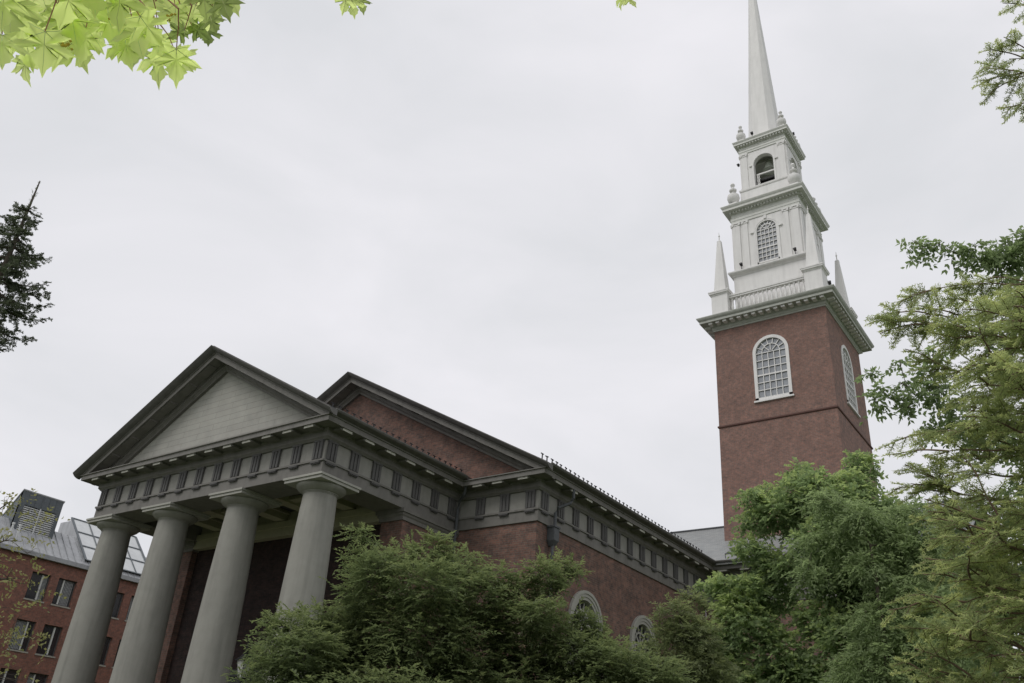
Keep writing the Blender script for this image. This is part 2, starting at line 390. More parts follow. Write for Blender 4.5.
# walls -------------------------------------------------------------
XW = 12.46
wl = MB()
fnR = lambda u, d, z: (XW-d, u, z)
side_w = [(12.95, 1.45, 3.2, 9.05), (18.65, 1.45, 3.2, 9.05), (24.35, 1.45, 3.2, 9.05)]
wall_holes(wl, fnR, 8.68, 26.52, 0, 12.6, [(a, b-.02, c, d) for a, b, c, d in side_w], .5)
wl.box(8.0, 8.68, 0, XW-.003, 9.1, 12.6); wl.box(-XW, 8.68, 0, -8.0, 9.1, 12.6)     # front returns
wl.box(-XW, 9.1, 0, -XW+.5, YE, 12.6); wl.box(-XW, YE-.5, 0, XW, YE, 12.6); wl.box(XW-.5, 42.4, 0, XW, YE, 12.6)
# gable brick of the body
wl.add([(-12.45, 8.72, 14.6), (12.45, 8.72, 14.6), (0, 8.72, 14.6+SL*12.45), (-12.45, 9.1, 14.6), (12.45, 9.1, 14.6), (0, 9.1, 14.6+SL*12.45)], [(0,1,2),(5,4,3),(0,3,4,1),(1,4,5,2),(2,5,3,0)])
cp(wl, 'wall', m_brick)
wg = MB()   # wing walls
wg.box(XW, 26.54, 0, 26, 27.0, 12.6); wg.box(25.5, 27.0, 0, 26, 42.4, 12.6); wg.box(XW, 41.9, 0, 25.5, 42.4, 12.6)
wg.add([(25.6, 27.2, 14.6), (25.6, 41.7, 14.6), (25.6, 34.44, 14.6+SL*7.24), (25.9, 27.2, 14.6), (25.9, 41.7, 14.6), (25.9, 34.44, 14.6+SL*7.24)], [(0,1,2),(5,4,3),(0,3,4,1),(1,4,5,2),(2,5,3,0)])
cp(wg, 'wing_wall', m_brick)
# porch back wall and solid brick piers at its ends
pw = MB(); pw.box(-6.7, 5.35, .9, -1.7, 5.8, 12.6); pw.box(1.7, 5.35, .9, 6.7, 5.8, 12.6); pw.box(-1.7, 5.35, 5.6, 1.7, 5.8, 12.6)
cp(pw, 'porch_wall', m_brick_shade)
for s in (-1, 1):
    a = MB(); a.box(s*6.7, 5.02, .9, s*7.95, 8.68, 12.14)
    ap = cp(a, 'pier', m_brick)
    c = MB()
    pa = [(s*6.62, 8.68), (s*6.62, 4.98), (s*7.98, 4.98), (s*7.98, 8.68)]
    if s < 0: pa = pa[::-1]
    c.sweep(pa, [(0, 12.12), (.03, 12.12), (.03, 12.28), (.08, 12.34), (.10, 12.44), (.16, 12.44), (.16, 12.597), (0, 12.597)])
    c.build('capital', m_arch, ap)
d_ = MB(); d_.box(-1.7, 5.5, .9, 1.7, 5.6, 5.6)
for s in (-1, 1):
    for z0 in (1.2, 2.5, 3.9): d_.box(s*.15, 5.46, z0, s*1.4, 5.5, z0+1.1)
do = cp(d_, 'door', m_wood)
f_ = MB(); f_.box(-2.0, 5.2, .9, -1.7, 5.5, 5.9); f_.box(1.7, 5.2, .9, 2.0, 5.5, 5.9); f_.box(-1.7, 5.2, 5.6, 1.7, 5.5, 5.9); f_.box(-2.3, 5.1, 5.9, 2.3, 5.35, 6.2)
f_.build('frame', m_ceil, do)
h_ = MB(); h_.lathe((.2, 5.38, 2.4), [(.03, -.05), (.06, 0), (.03, .05)], 10); h_.build('handle', m_bronze, do)
h_ = MB(); h_.lathe((-.2, 5.38, 2.4), [(.03, -.05), (.06, 0), (.03, .05)], 10); h_.build('handle', m_bronze, do)
st = MB(); st.box(-8.3, -.35, 0, 8.3, 5.35, .9)
for k in range(5): st.box(-8.3-.0, -.35-.38*(5-k), 0, 8.3, -.35-.38*(4-k), .9-.18*(5-k)+.0+.0)
cp(st, 'steps', m_stone)

# columns -------------------------------------------------------------
def prof_col():
    P = []; z0, z1 = 1.25, 12.02
    for i in range(25):
        t = i/24; z = z0+(z1-z0)*t
        # photograph: about 1.75 at z 5, 1.57 at 9.5, 1.34 at 12.2
        d = 1.86-.10*t-.40*t**2.2
        P.append((d/2, z))
    return P
c0 = None
for i, x in enumerate((-7.3, -2.68, 2.28, 7.06)):
    if c0 is None:
        s = MB(); s.lathe((0, 0, 0), prof_col(), 48)
        c0 = bpy.data.objects.new('column', None)
        bpy.data.objects.remove(c0)
        c0 = s.build('column', m_col, None, smooth=True); c0.parent = CH; c0.location = (x, 1.0, 0)
        b = MB(); b.lathe((0, 0, 0), [(1.06, 1.02), (1.1, 1.08), (1.1, 1.17), (1.0, 1.22), (.94, 1.25)], 48); b.box(-1.15, -1.15, .9, 1.15, 1.15, 1.02)
        bo = b.build('base', m_col, None, smooth=True); bo.parent = c0
        k = MB(); k.lathe((0, 0, 0), [(.68, 12.02), (.70, 12.03), (.70, 12.06), (.735, 12.07), (.735, 12.10), (.77, 12.11), (.80, 12.13), (.93, 12.21), (1.0, 12.29), (1.02, 12.34), (1.0, 12.38)], 48)
        ko = k.build('capital', m_col, None, smooth=True); ko.parent = c0
        a = MB(); a.frustum(0, 0, 12.38, 1.07, 12.50, 1.07); a.frustum(0, 0, 12.50, 1.12, 12.598, 1.12)
        ao = a.build('abacus', m_pale, None, bevel=.01); ao.parent = c0
    else:
        c = c0.copy(); COL.objects.link(c); c.parent = CH; c.location = (x, 1.0, 0)
        for ch in c0.children:
            q = ch.copy(); COL.objects.link(q); q.parent = c

# entablature ---------------------------------------------------------
WX = 26.08
path = [(-12.54, YE+.1), (-12.54, 8.6), (-8, 8.6), (-8, 0), (8, 0), (8, 8.6), (12.54, 8.6), (12.54, 26.46), (WX, 26.46), (WX, 42.48), (12.54, 42.48), (12.54, YE+.1)]
e = MB(); e.sweep(path, [(-.6, 12.6), (0, 12.6), (0, 13.10), (.06, 13.10), (.06, 13.18), (-.6, 13.18)])
pin = [(-6.4, 5.4), (-6.4, 1.6), (6.4, 1.6), (6.4, 5.4)]
e.sweep([(-7.4, 5.3), (-7.4, .6), (7.4, .6), (7.4, 5.3)], [(-1.0, 12.603), (-.003, 12.603), (-.003, 13.6), (-1.0, 13.6)])
arch = cp(e, 'architrave', m_arch)
e = MB(); e.sweep(path, [(-.6, 13.18), (-.02, 13.18), (-.02, 14.0), (-.6, 14.0)])
frieze = cp(e, 'frieze', m_met)
e = MB()
e.sweep(path, [(-.6, 14.0), (.06, 14.0), (.10, 14.05), (.15, 14.10), (.15, 14.32), (.20, 14.36), (.22, 14.43), (.74, 14.43), (.74, 14.40), (.80, 14.40), (.80, 14.60), (.86, 14.62), (.86, 14.66), (-.6, 14.66)])
corn = cp(e, 'cornice', m_arch)
# gutters (sima) only along eaves
def gut(mb, p): mb.sweep(p, [(.3, 14.662), (.88, 14.662), (.92, 14.68), (1.0, 14.70), (1.10, 14.74), (1.14, 14.80), (1.14, 14.84), (1.08, 14.84), (.98, 14.76), (.3, 14.76)])
e = MB(); 
for p_ in ([(8, -.75), (8, 7.72)], [(-8, 7.72), (-8, -.75)], [(12.54, 7.85), (12.54, 26.46), (WX+.86, 26.46)], [(-12.54, YE), (-12.54, 7.85)]):
    e = MB(); gut(e, p_); cp(e, 'gutter', m_corn)


# triglyphs with regula, each a sub-part of the frieze
def tri_mesh(axis):
    s = MB(); wd = .5
    for k in (-1, 0, 1):
        u = k*.18
        if axis == 'y': s.box(u-.06, -.075, 13.2, u+.06, -.02, 13.92)
        else: s.box(.02, u-.06, 13.2, .075, u+.06, 13.92)
    if axis == 'y':
        s.box(-wd/2, -.035, 13.19, wd/2, .0, 13.92); s.box(-wd/2-.02, -.09, 13.92, wd/2+.02, .0, 13.995); s.box(-wd/2, -.11, 13.02, wd/2, -.0, 13.098)
        for k in range(6): s.frustum(-.21+.084*k, -.065, 12.975, .028, 13.02, .018)
    else:
        s.box(0, -wd/2, 13.19, .035, wd/2, 13.92); s.box(0, -wd/2-.02, 13.92, .09, wd/2+.02, 13.995); s.box(0, -wd/2, 13.02, .11, wd/2, 13.098)
        for k in range(6): s.frustum(.065, -.21+.084*k, 12.975, .028, 13.02, .018)
    return s
ty = tri_mesh('y').build('triglyph', m_tri); tx = tri_mesh('x').build('triglyph', m_tri)
trip = {}
def place(proto, parent, loc, used=trip):
    k = id(proto)
    if k not in used: used[k] = 1; o = proto
    else: o = proto.copy(); COL.objects.link(o)
    o.parent = parent; o.location = loc; return o
PX = [-7.62+1.27*i for i in range(13)]
SY = [.36, 1.66, 2.96, 4.26, 5.56, 6.86, 8.1]
for x in PX: place(ty, frieze, (x, 0, 0))
for y in SY: place(tx, frieze, (8, y, 0))
for x in (9.35, 10.72, 12.12): place(ty, frieze, (x, 8.6, 0))
MY = [9.08+1.327*i for i in range(14)]
for y in MY[:-1]: place(tx, frieze, (12.54, y, 0))
for x in [13.6+1.32*i for i in range(10)]: place(ty, frieze, (x, 26.46, 0))
# mutules under the soffit
def mut_mesh(axis):
    s = MB()
    if axis == 'y': s.box(-.34, -.70, 14.32, .34, -.24, 14.428); s.box(-.26, -.735, 14.30, .26, -.70, 14.40, 1)
    else: s.box(.24, -.34, 14.32, .70, .34, 14.428); s.box(.70, -.26, 14.30, .735, .26, 14.40, 1)
    return s
my = mut_mesh('y').build('mutule', [m_arch, m_mutf]); mxx = mut_mesh('x').build('mutule', [m_arch, m_mutf])
for x in PX: place(my, corn, (x, 0, 0))
for y in SY[:-1]: place(mxx, corn, (8, y, 0))
for x in (9.6, 10.72, 12.12): place(my, corn, (x, 8.6, 0))
for y in MY[:-1]: place(mxx, corn, (12.54, y, 0))
for x in [13.9+1.32*i for i in range(9)]: place(my, corn, (x, 26.46, 0))

# pediments
def pediment(y0, apex, xe, tm, xt, name):
    e = MB()
    e.rake(xe, y0, apex, SL, [(.82, -.24), (.90, -.22), (1.02, -.16), (1.10, -.08), (1.14, -.03), (1.14, 0), (.7, 0), (.7, -.24)])
    r1 = e.build(name, m_corn, CH)
    e = MB(); e.rake(xe-.33, y0, apex, SL, [(.0, -.56), (.205, -.56), (.205, -.49), (.73, -.49), (.73, -.52), (.785, -.52), (.785, -.30), (.835, -.28), (.835, -.242), (0, -.242)])
    e.rake(xe-.9, y0, apex, SL, [(-.2, -.9), (.03, -.9), (.03, -.80), (.08, -.74), (.15, -.70), (.15, -.56), (-.2, -.56)])
    e.build('raking_cornice', m_arch, r1)
    n = int((xe-1.2)/1.27)
    pm = MB(); ca = 1/math.sqrt(1+SL*SL)
    proto = None
    for s in (-1, 1):
        first = None
        for k in range(0, n+1):
            x = .75+1.27*k
            if x > xe-1.4: break
            if first is None:
                q = MB(); dz = -SL*s*.33
                q.add([(-.33, -.70, -.057-dz), (.33, -.70, -.057+dz), (.33, -.24, -.057+dz), (-.33, -.24, -.057-dz), (-.33, -.70, -.003-dz), (.33, -.70, -.003+dz), (.33, -.24, -.003+dz), (-.33, -.24, -.003-dz)],
                      [(3,2,1,0),(4,5,6,7),(0,1,5,4),(1,2,6,5),(2,3,7,6),(3,0,4,7)])
                o = q.build('mutule', m_arch); first = o
            else: o = first.copy(); COL.objects.link(o)
            o.parent = r1; o.location = (s*x, y0, apex-SL*x-.49)
    if tm is not None:
        t = MB(); zt = apex-.88; xb = (zt-14.66)/SL
        t.add([(-xb, y0+.12, 14.66), (xb, y0+.12, 14.66), (0, y0+.12, zt), (-xb, y0+.4, 14.66), (xb, y0+.4, 14.66), (0, y0+.4, zt)], [(0,1,2),(5,4,3),(0,3,4,1),(1,4,5,2),(2,5,3,0)])
        cp(t, 'tympanum', tm)
    return r1
pediment(0, 19.76, 9.14, m_tymp, 0, 'pediment')
pediment(8.6, 22.20, 13.68, None, 0, 'gable')
# roofs
rf = MB()
def chevron(mb, xe, y0, y1, apex, top=0, bot=-.12, cx=0):
    vs = []
    for y in (y0, y1):
        for x in (-xe, 0, xe): vs += [(cx+x, y, apex-SL*abs(x)+top), (cx+x, y, apex-SL*abs(x)+bot)]
    mb.add(vs, [(0,2,8,6),(2,4,10,8),(1,7,9,3),(3,9,11,5),(0,1,3,2),(2,3,5,4),(6,8,9,7),(8,10,11,9),(0,6,7,1),(4,5,11,10)])
chevron(rf, 9.0, -1.0, 8.7, 19.76, .03, -.1)
roof_p = cp(rf, 'portico_roof', m_slate2)
rf = MB(); chevron(rf, 13.55, 7.6, YE+.6, 22.20, .03, -.1)
roof_n = cp(rf, 'roof', m_slate2)
rf = MB()
for s in (-1, 1):
    y_e = 34.44+s*9.0; ze = 19.65-SL*9.0
    xs0, xs1 = (12.54-.6, WX+.8)
    # the wing roof runs into the nave slope: valley line
    def xv(y): # x where wing plane meets nave plane at this y
        z = 19.65-SL*abs(34.44-y); return (22.23-z)/SL-.05
    a, b = (xv(34.44), 34.44, 19.65), (xv(y_e), y_e, ze)
    rf.add([a, (xs1, 34.44, 19.65), (xs1, y_e, ze), b, (a[0], a[1], a[2]-.12), (xs1, 34.44, 19.53), (xs1, y_e, ze-.12), (b[0], b[1], b[2]-.12)],
           [(0,1,2,3),(7,6,5,4),(0,4,5,1),(1,5,6,2),(2,6,7,3),(3,7,4,0)])
roof_w = cp(rf, 'wing_roof', m_slate)
rd = MB(); rd.tube([(6.5, 34.44, 19.68), (27, 34.44, 19.68)], [.09, .09], 8); rd.build('ridge_cap', m_copper, roof_w)
rd = MB()
for k in range(2): rd.tube([(14.0, 26.0+.2*k, 15.35+.11*k), (26.5, 26.0+.2*k, 15.35+.11*k)], [.02, .02], 6)
for k in range(14): rd.box(14.0+.95*k, 26.0, 15.1, 14.03+.95*k, 26.03, 15.4)
rd.build('snow_rail', m_iron, roof_w)
# snow guards: small iron brackets along the eaves
sg = MB(); sg.box(-.02, -.022, -.02, .02, .022, .36); sg.box(-.02, -.11, .32, .02, .09, .36); sg.box(-.2, -.018, -.02, .018, .018, .02)
sgp = sg.build('snow_guard', m_iron)
first = True
rr_ = random.Random(3)
for k in range(44):
    o = sgp if first else sgp.copy()
    if not first: COL.objects.link(o)
    first = False
    y = 8.75+.405*k; x = 12.5; o.parent = roof_n; o.location = (x, y, 22.23-SL*x); o.rotation_euler = (rr_.uniform(-.08, .08), rr_.uniform(-.05, .05), rr_.uniform(-.2, .2))
for k in range(22):
    o = sgp.copy(); COL.objects.link(o); o.parent = roof_p; x = 8.45; o.location = (x, -.4+.40*k, 19.74-SL*x); o.scale = (1, 1, .6)
# porch ceiling: dark coffers between pale beams
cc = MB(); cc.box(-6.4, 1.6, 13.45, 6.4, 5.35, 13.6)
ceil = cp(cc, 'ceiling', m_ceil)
for x in (-4.6, -2.4, 0, 2.4, 4.6):
    b = MB(); b.box(x-.32, 1.62, 12.95, x+.32, 5.30, 13.45); b.box(x-.42, 1.62, 13.25, x+.42, 5.30, 13.33); b.build('beam', m_cream, ceil)
b = MB(); b.box(-6.6, 4.95, 12.2, 6.6, 5.34, 12.62); b.box(-6.6, 4.88, 12.62, 6.6, 5.34, 12.9); b.box(-6.6, 5.1, 12.9, 6.6, 5.34, 13.42); b.build('beam', m_cream, ceil)
b = MB(); b.box(-6.38, 2.95, 13.05, 6.38, 3.45, 13.2); b.build('beam', m_cream, ceil)

# downpipe with leader head near the body corner
dp = MB()
dp.tube([(13.28, 10.3, 14.42), (13.28, 10.3, 14.0), (13.18, 10.2, 13.75), (12.85, 9.75, 13.45), (12.74, 9.7, 13.2), (12.74, 9.7, 12.5)], [.075]*6, 10)
dp.tube([(12.66, 9.7, 12.0), (12.62, 9.7, .2)], [.075, .075], 10)
dpo = cp(dp, 'downpipe', m_copper)
lh = MB(); lh.box(12.48, 9.5, 11.95, 12.86, 9.9, 12.52); lh.box(12.48, 9.45, 12.52, 12.90, 9.95, 12.60)
lh.add([(12.48, 9.5, 11.95), (12.86, 9.5, 11.95), (12.86, 9.9, 11.95), (12.48, 9.9, 11.95), (12.50, 9.62, 11.72), (12.72, 9.62, 11.72), (12.72, 9.78, 11.72), (12.50, 9.78, 11.72)],
       [(3,2,1,0),(4,5,6,7),(0,1,5,4),(1,2,6,5),(2,3,7,6),(3,0,4,7)])
lh.build('leader_head', m_copper, dpo)
dp = MB(); dp.tube([(8.9, 7.95, 14.42), (8.75, 8.05, 14.1), (8.3, 8.3, 13.9), (8.14, 8.42, 13.6), (8.14, 8.42, .2)], [.07]*5, 10)
cp(dp, 'downpipe', m_copper)

for uc, r_, zb, zs in side_w:
    arched_window(fnR, uc, r_, zb, zs, .42, 4, 8, CH, d_frame=(-.05, .3), mf=m_pale, mg=m_glassd, bars=.075, steps=3, fan=2)

# ------------------------------------------------------------------ tower
TX, TY, TT = 16.2, 34.46, 3.98
def sq(h): return [(TX-h, TY+h), (TX-h, TY-h), (TX+h, TY-h), (TX+h, TY+h)]
t = MB()
fF = lambda u, d, z: (TX+u, TY-TT+d, z)      # front
fS = lambda u, d, z: (TX+TT-d, TY+u, z)      # right side
fL = lambda u, d, z: (TX-TT+d, TY-u, z)
fB = lambda u, d, z: (TX-u, TY+TT-d, z)
wtw = (0, 1.26, 26.78, 30.35)
for fn in (fF, fS, fL, fB): wall_holes(t, fn, -TT, TT, 14.8, 32.9, [(0, 1.24, 26.8, 30.35)], .45)
tw = cp(t, 'tower_wall', m_brick_t)
t = MB(); t.sweep(sq(TT), [(-.1, 25.30), (.05, 25.30), (.08, 25.34), (.08, 25.42), (.05, 25.46), (-.1, 25.46)], closed=True); t.build('belt_course', m_belt, tw)
t = MB(); t.sweep(sq(TT+.0), [(-.05, 17.0), (.06, 17.0), (.06, 17.2), (-.05, 17.2)], closed=True)
for fn in (fF, fS, fL, fB):
    arched_window(fn, 0, 1.26, 26.78, 30.35, .22, 5, 6, tw, d_frame=(-.05, .16), mf=m_white, mg=m_glass, bars=.055, sill=True)
# main cornice
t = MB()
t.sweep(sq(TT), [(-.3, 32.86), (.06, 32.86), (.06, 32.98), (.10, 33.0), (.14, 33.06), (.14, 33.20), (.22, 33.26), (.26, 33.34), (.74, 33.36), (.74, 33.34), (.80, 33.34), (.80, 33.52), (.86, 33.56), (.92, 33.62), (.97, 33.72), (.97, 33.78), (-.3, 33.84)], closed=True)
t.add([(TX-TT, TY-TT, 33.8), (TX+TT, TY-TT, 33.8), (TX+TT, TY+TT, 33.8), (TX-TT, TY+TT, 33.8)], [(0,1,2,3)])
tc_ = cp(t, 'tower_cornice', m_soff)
mo = MB(); mo.box(-.13, -.68, 33.20, .13, -.24, 33.352); mo.box(-.15, -.70, 33.32, .15, -.24, 33.353)
mop = mo.build('modillion', m_white)
fi = True
for (fx, fy, rot) in ((0, -1, 0), (1, 0, 90), (0, 1, 180), (-1, 0, 270)):
    for k in range(16):
        o = mop if fi else mop.copy()
        if not fi: COL.objects.link(o)
        fi = False
        u = -4.0+.5333*k
        a = R(rot); o.rotation_euler = (0, 0, a); o.parent = tc_
        o.location = (TX+math.cos(a)*u+math.sin(a)*TT, TY+math.sin(a)*u-math.cos(a)*TT, 0)
# pedestals and obelisks
def corner_set(h, fnmake):
    protos = None
    for sx, sy in ((-1, -1), (1, -1), (1, 1), (-1, 1)):
        if protos is None: protos = fnmake(); c = protos
        else:
            c = protos.copy(); COL.objects.link(c); c.parent = CH
            for ch in protos.children: q = ch.copy(); COL.objects.link(q); q.parent = c
        c.location = (TX+sx*h, TY+sy*h, 0)
def mk_ped():
    s = MB(); s.frustum(0, 0, 33.8, .70, 34.05, .70); s.frustum(0, 0, 34.05, .62, 35.86, .62); s.frustum(0, 0, 35.86, .64, 35.98, .70); s.frustum(0, 0, 35.98, .76, 36.10, .78); s.frustum(0, 0, 36.10, .80, 36.2, .80)
    o = s.build('pedestal', m_white, bevel=.01); o.parent = CH
    s = MB(); s.frustum(0, 0, 36.2, .52, 36.32, .52); s.frustum(0, 0, 36.32, .46, 41.0, .14); s.frustum(0, 0, 41.0, .15, 41.12, .06); s.lathe((0, 0, 41.1), [(.045, 0), (.04, .35), (.07, .45), (.03, .55), (.012, .8)], 10)
    q = s.build('obelisk', m_white); q.parent = o; return o
corner_set(3.44, mk_ped)
# balustrades
for (rot) in (0, 90, 180, 270):
    a = R(rot); ca, sa = round(math.cos(a)), round(math.sin(a))
    def T(u, v, z): return (TX+ca*u-sa*v, TY+sa*u+ca*v, z)      # v<0 is outward
    s = MB()
    def bx(u0, v0, z0, u1, v1, z1):
        p, q = T(u0, v0, z0), T(u1, v1, z1); s.box(p[0], p[1], z0, q[0], q[1], z1)
    y0 = -3.62
    bx(-2.83, y0-.22, 33.8, 2.83, y0+.22, 34.3); bx(-2.83, y0-.16, 34.3, 2.83, y0+.16, 34.38)
    bx(-2.83, y0-.17, 35.55, 2.83, y0+.17, 35.68); bx(-2.83, y0-.22, 35.68, 2.83, y0+.22, 35.82)
    bo = s.build('balustrade', m_white, CH)
    fb = None
    for k in range(17):
        u = -2.62+.3275*k
        if fb is None:
            s2 = MB(); s2.lathe((0, 0, 34.38), [(.10, 0), (.10, .08), (.05, .12), (.10, .35), (.105, .45), (.05, .75), (.045, .95), (.09, 1.05), (.09, 1.17)], 12)
            fb = s2.build('baluster', m_white, smooth=True); o = fb
        else: o = fb.copy(); COL.objects.link(o)
        o.parent = bo; p = T(u, y0, 0); o.location = (p[0], p[1], 0)
# stage two
def stage_walls(h, z0, z1, hole, th, mtl, name):
    s = MB()
    for fn in (lambda u, d, z: (TX+u, TY-h+d, z), lambda u, d, z: (TX+h-d, TY+u, z), lambda u, d, z: (TX-u, TY+h-d, z), lambda u, d, z: (TX-h+d, TY-u, z)):
        wall_holes(s, fn, -h, h, z0, z1, [hole] if hole else [], th)
    return cp(s, name, mtl)
s = MB(); s.frustum(TX, TY, 33.8, 2.74, 37.95, 2.72)
s.sweep(sq(2.72), [(-.2, 37.9), (.04, 37.9), (.06, 37.98), (.16, 38.05), (.28, 38.08), (.34, 38.16), (.34, 38.26), (.2, 38.34), (-.2, 38.36)], closed=True)
st2b = cp(s, 'clock_stage_base' if False else 'lantern_base', m_white)
H2 = 2.62
st2 = stage_walls(H2, 38.3, 43.0, (.02, .84, 38.62, 41.55), .3, m_white, 'window_stage')
for fi_, fn in enumerate((lambda u, d, z: (TX+u, TY-H2+d, z), lambda u, d, z: (TX+H2-d, TY+u, z), lambda u, d, z: (TX-u, TY+H2-d, z), lambda u, d, z: (TX-H2+d, TY-u, z))):
    arched_window(fn, .02, .86, 38.60, 41.55, .11, 5, 7, st2, d_frame=(-.05, .16), mf=m_white, mg=m_glass, bars=.05, sill=False, meet=True)
    s = MB()
    ring(s, fn, .02, .86, .99, 38.36, 41.55, -.07, .02)
    for sg_ in (-1, 1):
        bar(s, fn, (.02+sg_*1.1-.13, 41.52), (.02+sg_*1.1+.15, 41.52), .12, -.12, .02)
        for uu, ww in ((2.30, .56), (1.60, .40)):
            bar(s, fn, (sg_*uu, 38.45), (sg_*uu, 42.72), ww, -.09, .02)
            bar(s, fn, (sg_*uu-ww/2-.04, 38.46), (sg_*uu+ww/2+.04, 38.46), .2, -.13, .02)
            bar(s, fn, (sg_*uu-ww/2-.03, 42.62), (sg_*uu+ww/2+.03, 42.62), .10, -.12, .02)
            bar(s, fn, (sg_*uu-ww/2-.07, 42.78), (sg_*uu+ww/2+.07, 42.78), .10, -.16, .02)
            for vv in (-1, 1):   # volutes
                cx_ = sg_*uu+vv*(ww/2-.02); p = []
                for k in range(8): p.append(fn(cx_+.09*math.cos(k*math.pi/4), -.15, 42.66+.09*math.sin(k*math.pi/4)))
                q = [fn(cx_+.09*math.cos(k*math.pi/4), -.02, 42.66+.09*math.sin(k*math.pi/4)) for k in range(8)]
                s.add(p+q, [tuple(range(8)), tuple(reversed(range(8, 16)))]+[(k, (k+1) % 8, 8+(k+1) % 8, 8+k) for k in range(8)])
    bar(s, fn, (.02, 42.48), (.02, 42.78), .2, -.14, .02)
    s.build('pilaster', m_white, st2)
def cornice(h, z0, name, outm, hh, dent=True, top=True):
    s = MB()
    s.sweep(sq(h), [(-.3, z0), (.06, z0), (.06, z0+hh*.16), (.09, z0+hh*.16), (.09, z0+hh*.30), (.12, z0+hh*.34), (.03, z0+hh*.36), (.03, z0+hh*.58), (.12, z0+hh*.62), (.16, z0+hh*.70), (outm*.82, z0+hh*.72), (outm*.82, z0+hh*.84), (outm*.92, z0+hh*.9), (outm, z0+hh*.97), (outm, z0+hh), (-.3, z0+hh*1.04)], closed=True)
    s.add([(TX-h, TY-h, z0+hh*1.01), (TX+h, TY-h, z0+hh*1.01), (TX+h, TY+h, z0+hh*1.01), (TX-h, TY+h, z0+hh*1.01)], [(0,1,2,3)])
    if dent:
        n = int(2*h/.24)
        for k in range(n+1):
            u = -h+2*h*k/n
            for ax in range(4):
                d0, d1 = h+.12, h+.30
                if ax == 0: s.box(TX+u-.06, TY-d1, z0+hh*.60, TX+u+.06, TY-d0, z0+hh*.715)
                if ax == 1: s.box(TX+d0, TY+u-.06, z0+hh*.60, TX+d1, TY+u+.06, z0+hh*.715)
    return cp(s, name, m_white2)
cornice(2.62, 42.86, 'stage_cornice', .66, 1.5)
# stage three: belfry
s = MB(); s.frustum(TX, TY, 44.36, 2.04, 46.3, 2.0); s.sweep(sq(2.0), [(-.1, 46.2), (.05, 46.2), (.08, 46.3), (.08, 46.38), (-.1, 46.44)], closed=True)
cp(s, 'belfry_base', m_white)
H3 = 1.86
bel = stage_walls(H3, 44.36+1.9, 50.2, (.02, .80, 46.42, 48.66), .35, m_white, 'belfry')
for fn in (lambda u, d, z: (TX+u, TY-H3+d, z), lambda u, d, z: (TX+H3-d, TY+u, z), lambda u, d, z: (TX-u, TY+H3-d, z), lambda u, d, z: (TX-H3+d, TY-u, z)):
    s = MB(); ring(s, fn, .02, .81, .95, 46.42, 48.66, -.06, .02)
    for sg_ in (-1, 1):
        bar(s, fn, (sg_*1.55, 46.45), (sg_*1.55, 49.95), .5, -.08, .02)
        bar(s, fn, (sg_*1.55-.30, 46.55), (sg_*1.55+.30, 46.55), .2, -.12, .02)
        bar(s, fn, (sg_*1.55-.29, 49.78), (sg_*1.55+.29, 49.78), .08, -.11, .02)
        bar(s, fn, (sg_*1.55-.33, 49.98), (sg_*1.55+.33, 49.98), .12, -.14, .02)
        bar(s, fn, (.02+sg_*1.05-.12, 48.62), (.02+sg_*1.05+.12, 48.62), .10, -.10, .02)
        for vv in (-1, 1):
            cx_ = sg_*1.55+vv*.22
            p = [fn(cx_+.085*math.cos(k*math.pi/4), -.14, 49.86+.085*math.sin(k*math.pi/4)) for k in range(8)]
            q = [fn(cx_+.085*math.cos(k*math.pi/4), -.02, 49.86+.085*math.sin(k*math.pi/4)) for k in range(8)]
            s.add(p+q, [tuple(range(8)), tuple(reversed(range(8, 16)))]+[(k, (k+1) % 8, 8+(k+1) % 8, 8+k) for k in range(8)])
    s.build('pilaster', m_white, bel)
    s = MB(); bar(s, fn, (-.67, 47.72), (.77, 47.72), .12, .18, .30); bar(s, fn, (-.5, 46.4), (-.5, 47.72), .07, .2, .28); bar(s, fn, (-.62, 46.4), (-.62, 47.72), .07, .2, .28)
    bar(s, fn, (-.67, 46.9), (-.42, 46.9), .07, .2, .28); bar(s, fn, (-.67, 47.3), (-.42, 47.3), .07, .2, .28)
    s.build('railing', m_white, bel)
s = MB()
for k in range(7): s.add([(TX-1.4, TY-1.2, 46.5+.17*k), (TX+1.4, TY-1.2, 46.5+.17*k), (TX+1.4, TY-1.05, 46.62+.17*k), (TX-1.4, TY-1.05, 46.62+.17*k), (TX-1.4, TY-1.2, 46.48+.17*k), (TX+1.4, TY-1.2, 46.48+.17*k), (TX+1.4, TY-1.05, 46.60+.17*k), (TX-1.4, TY-1.05, 46.60+.17*k)], [(0,1,2,3),(7,6,5,4),(0,4,5,1),(1,5,6,2),(2,6,7,3),(3,7,4,0)])
s.box(TX-1.45, TY-1.0, 46.4, TX+1.45, TY-.95, 47.75)
s.build('louvre', m_iron, bel)
s = MB(); s.lathe((TX+.08, TY-.62, 47.9), [(.56, .72), (.52, .78), (.42, .95), (.34, 1.2), (.30, 1.45), (.22, 1.56), (.08, 1.62), (.06, 2.0)], 28); s.build('bell', m_bronze, bel, smooth=True)
s = MB(); s.box(TX-1.5, TY-.72, 49.62, TX+1.5, TY-.52, 49.8); s.box(TX-1.5, TY-1.5, 49.95, TX+1.5, TY+1.5, 50.15); s.build('bell_frame', m_soff, bel)
cornice(1.86, 50.1, 'belfry_cornice', .46, 1.2, dent=True)
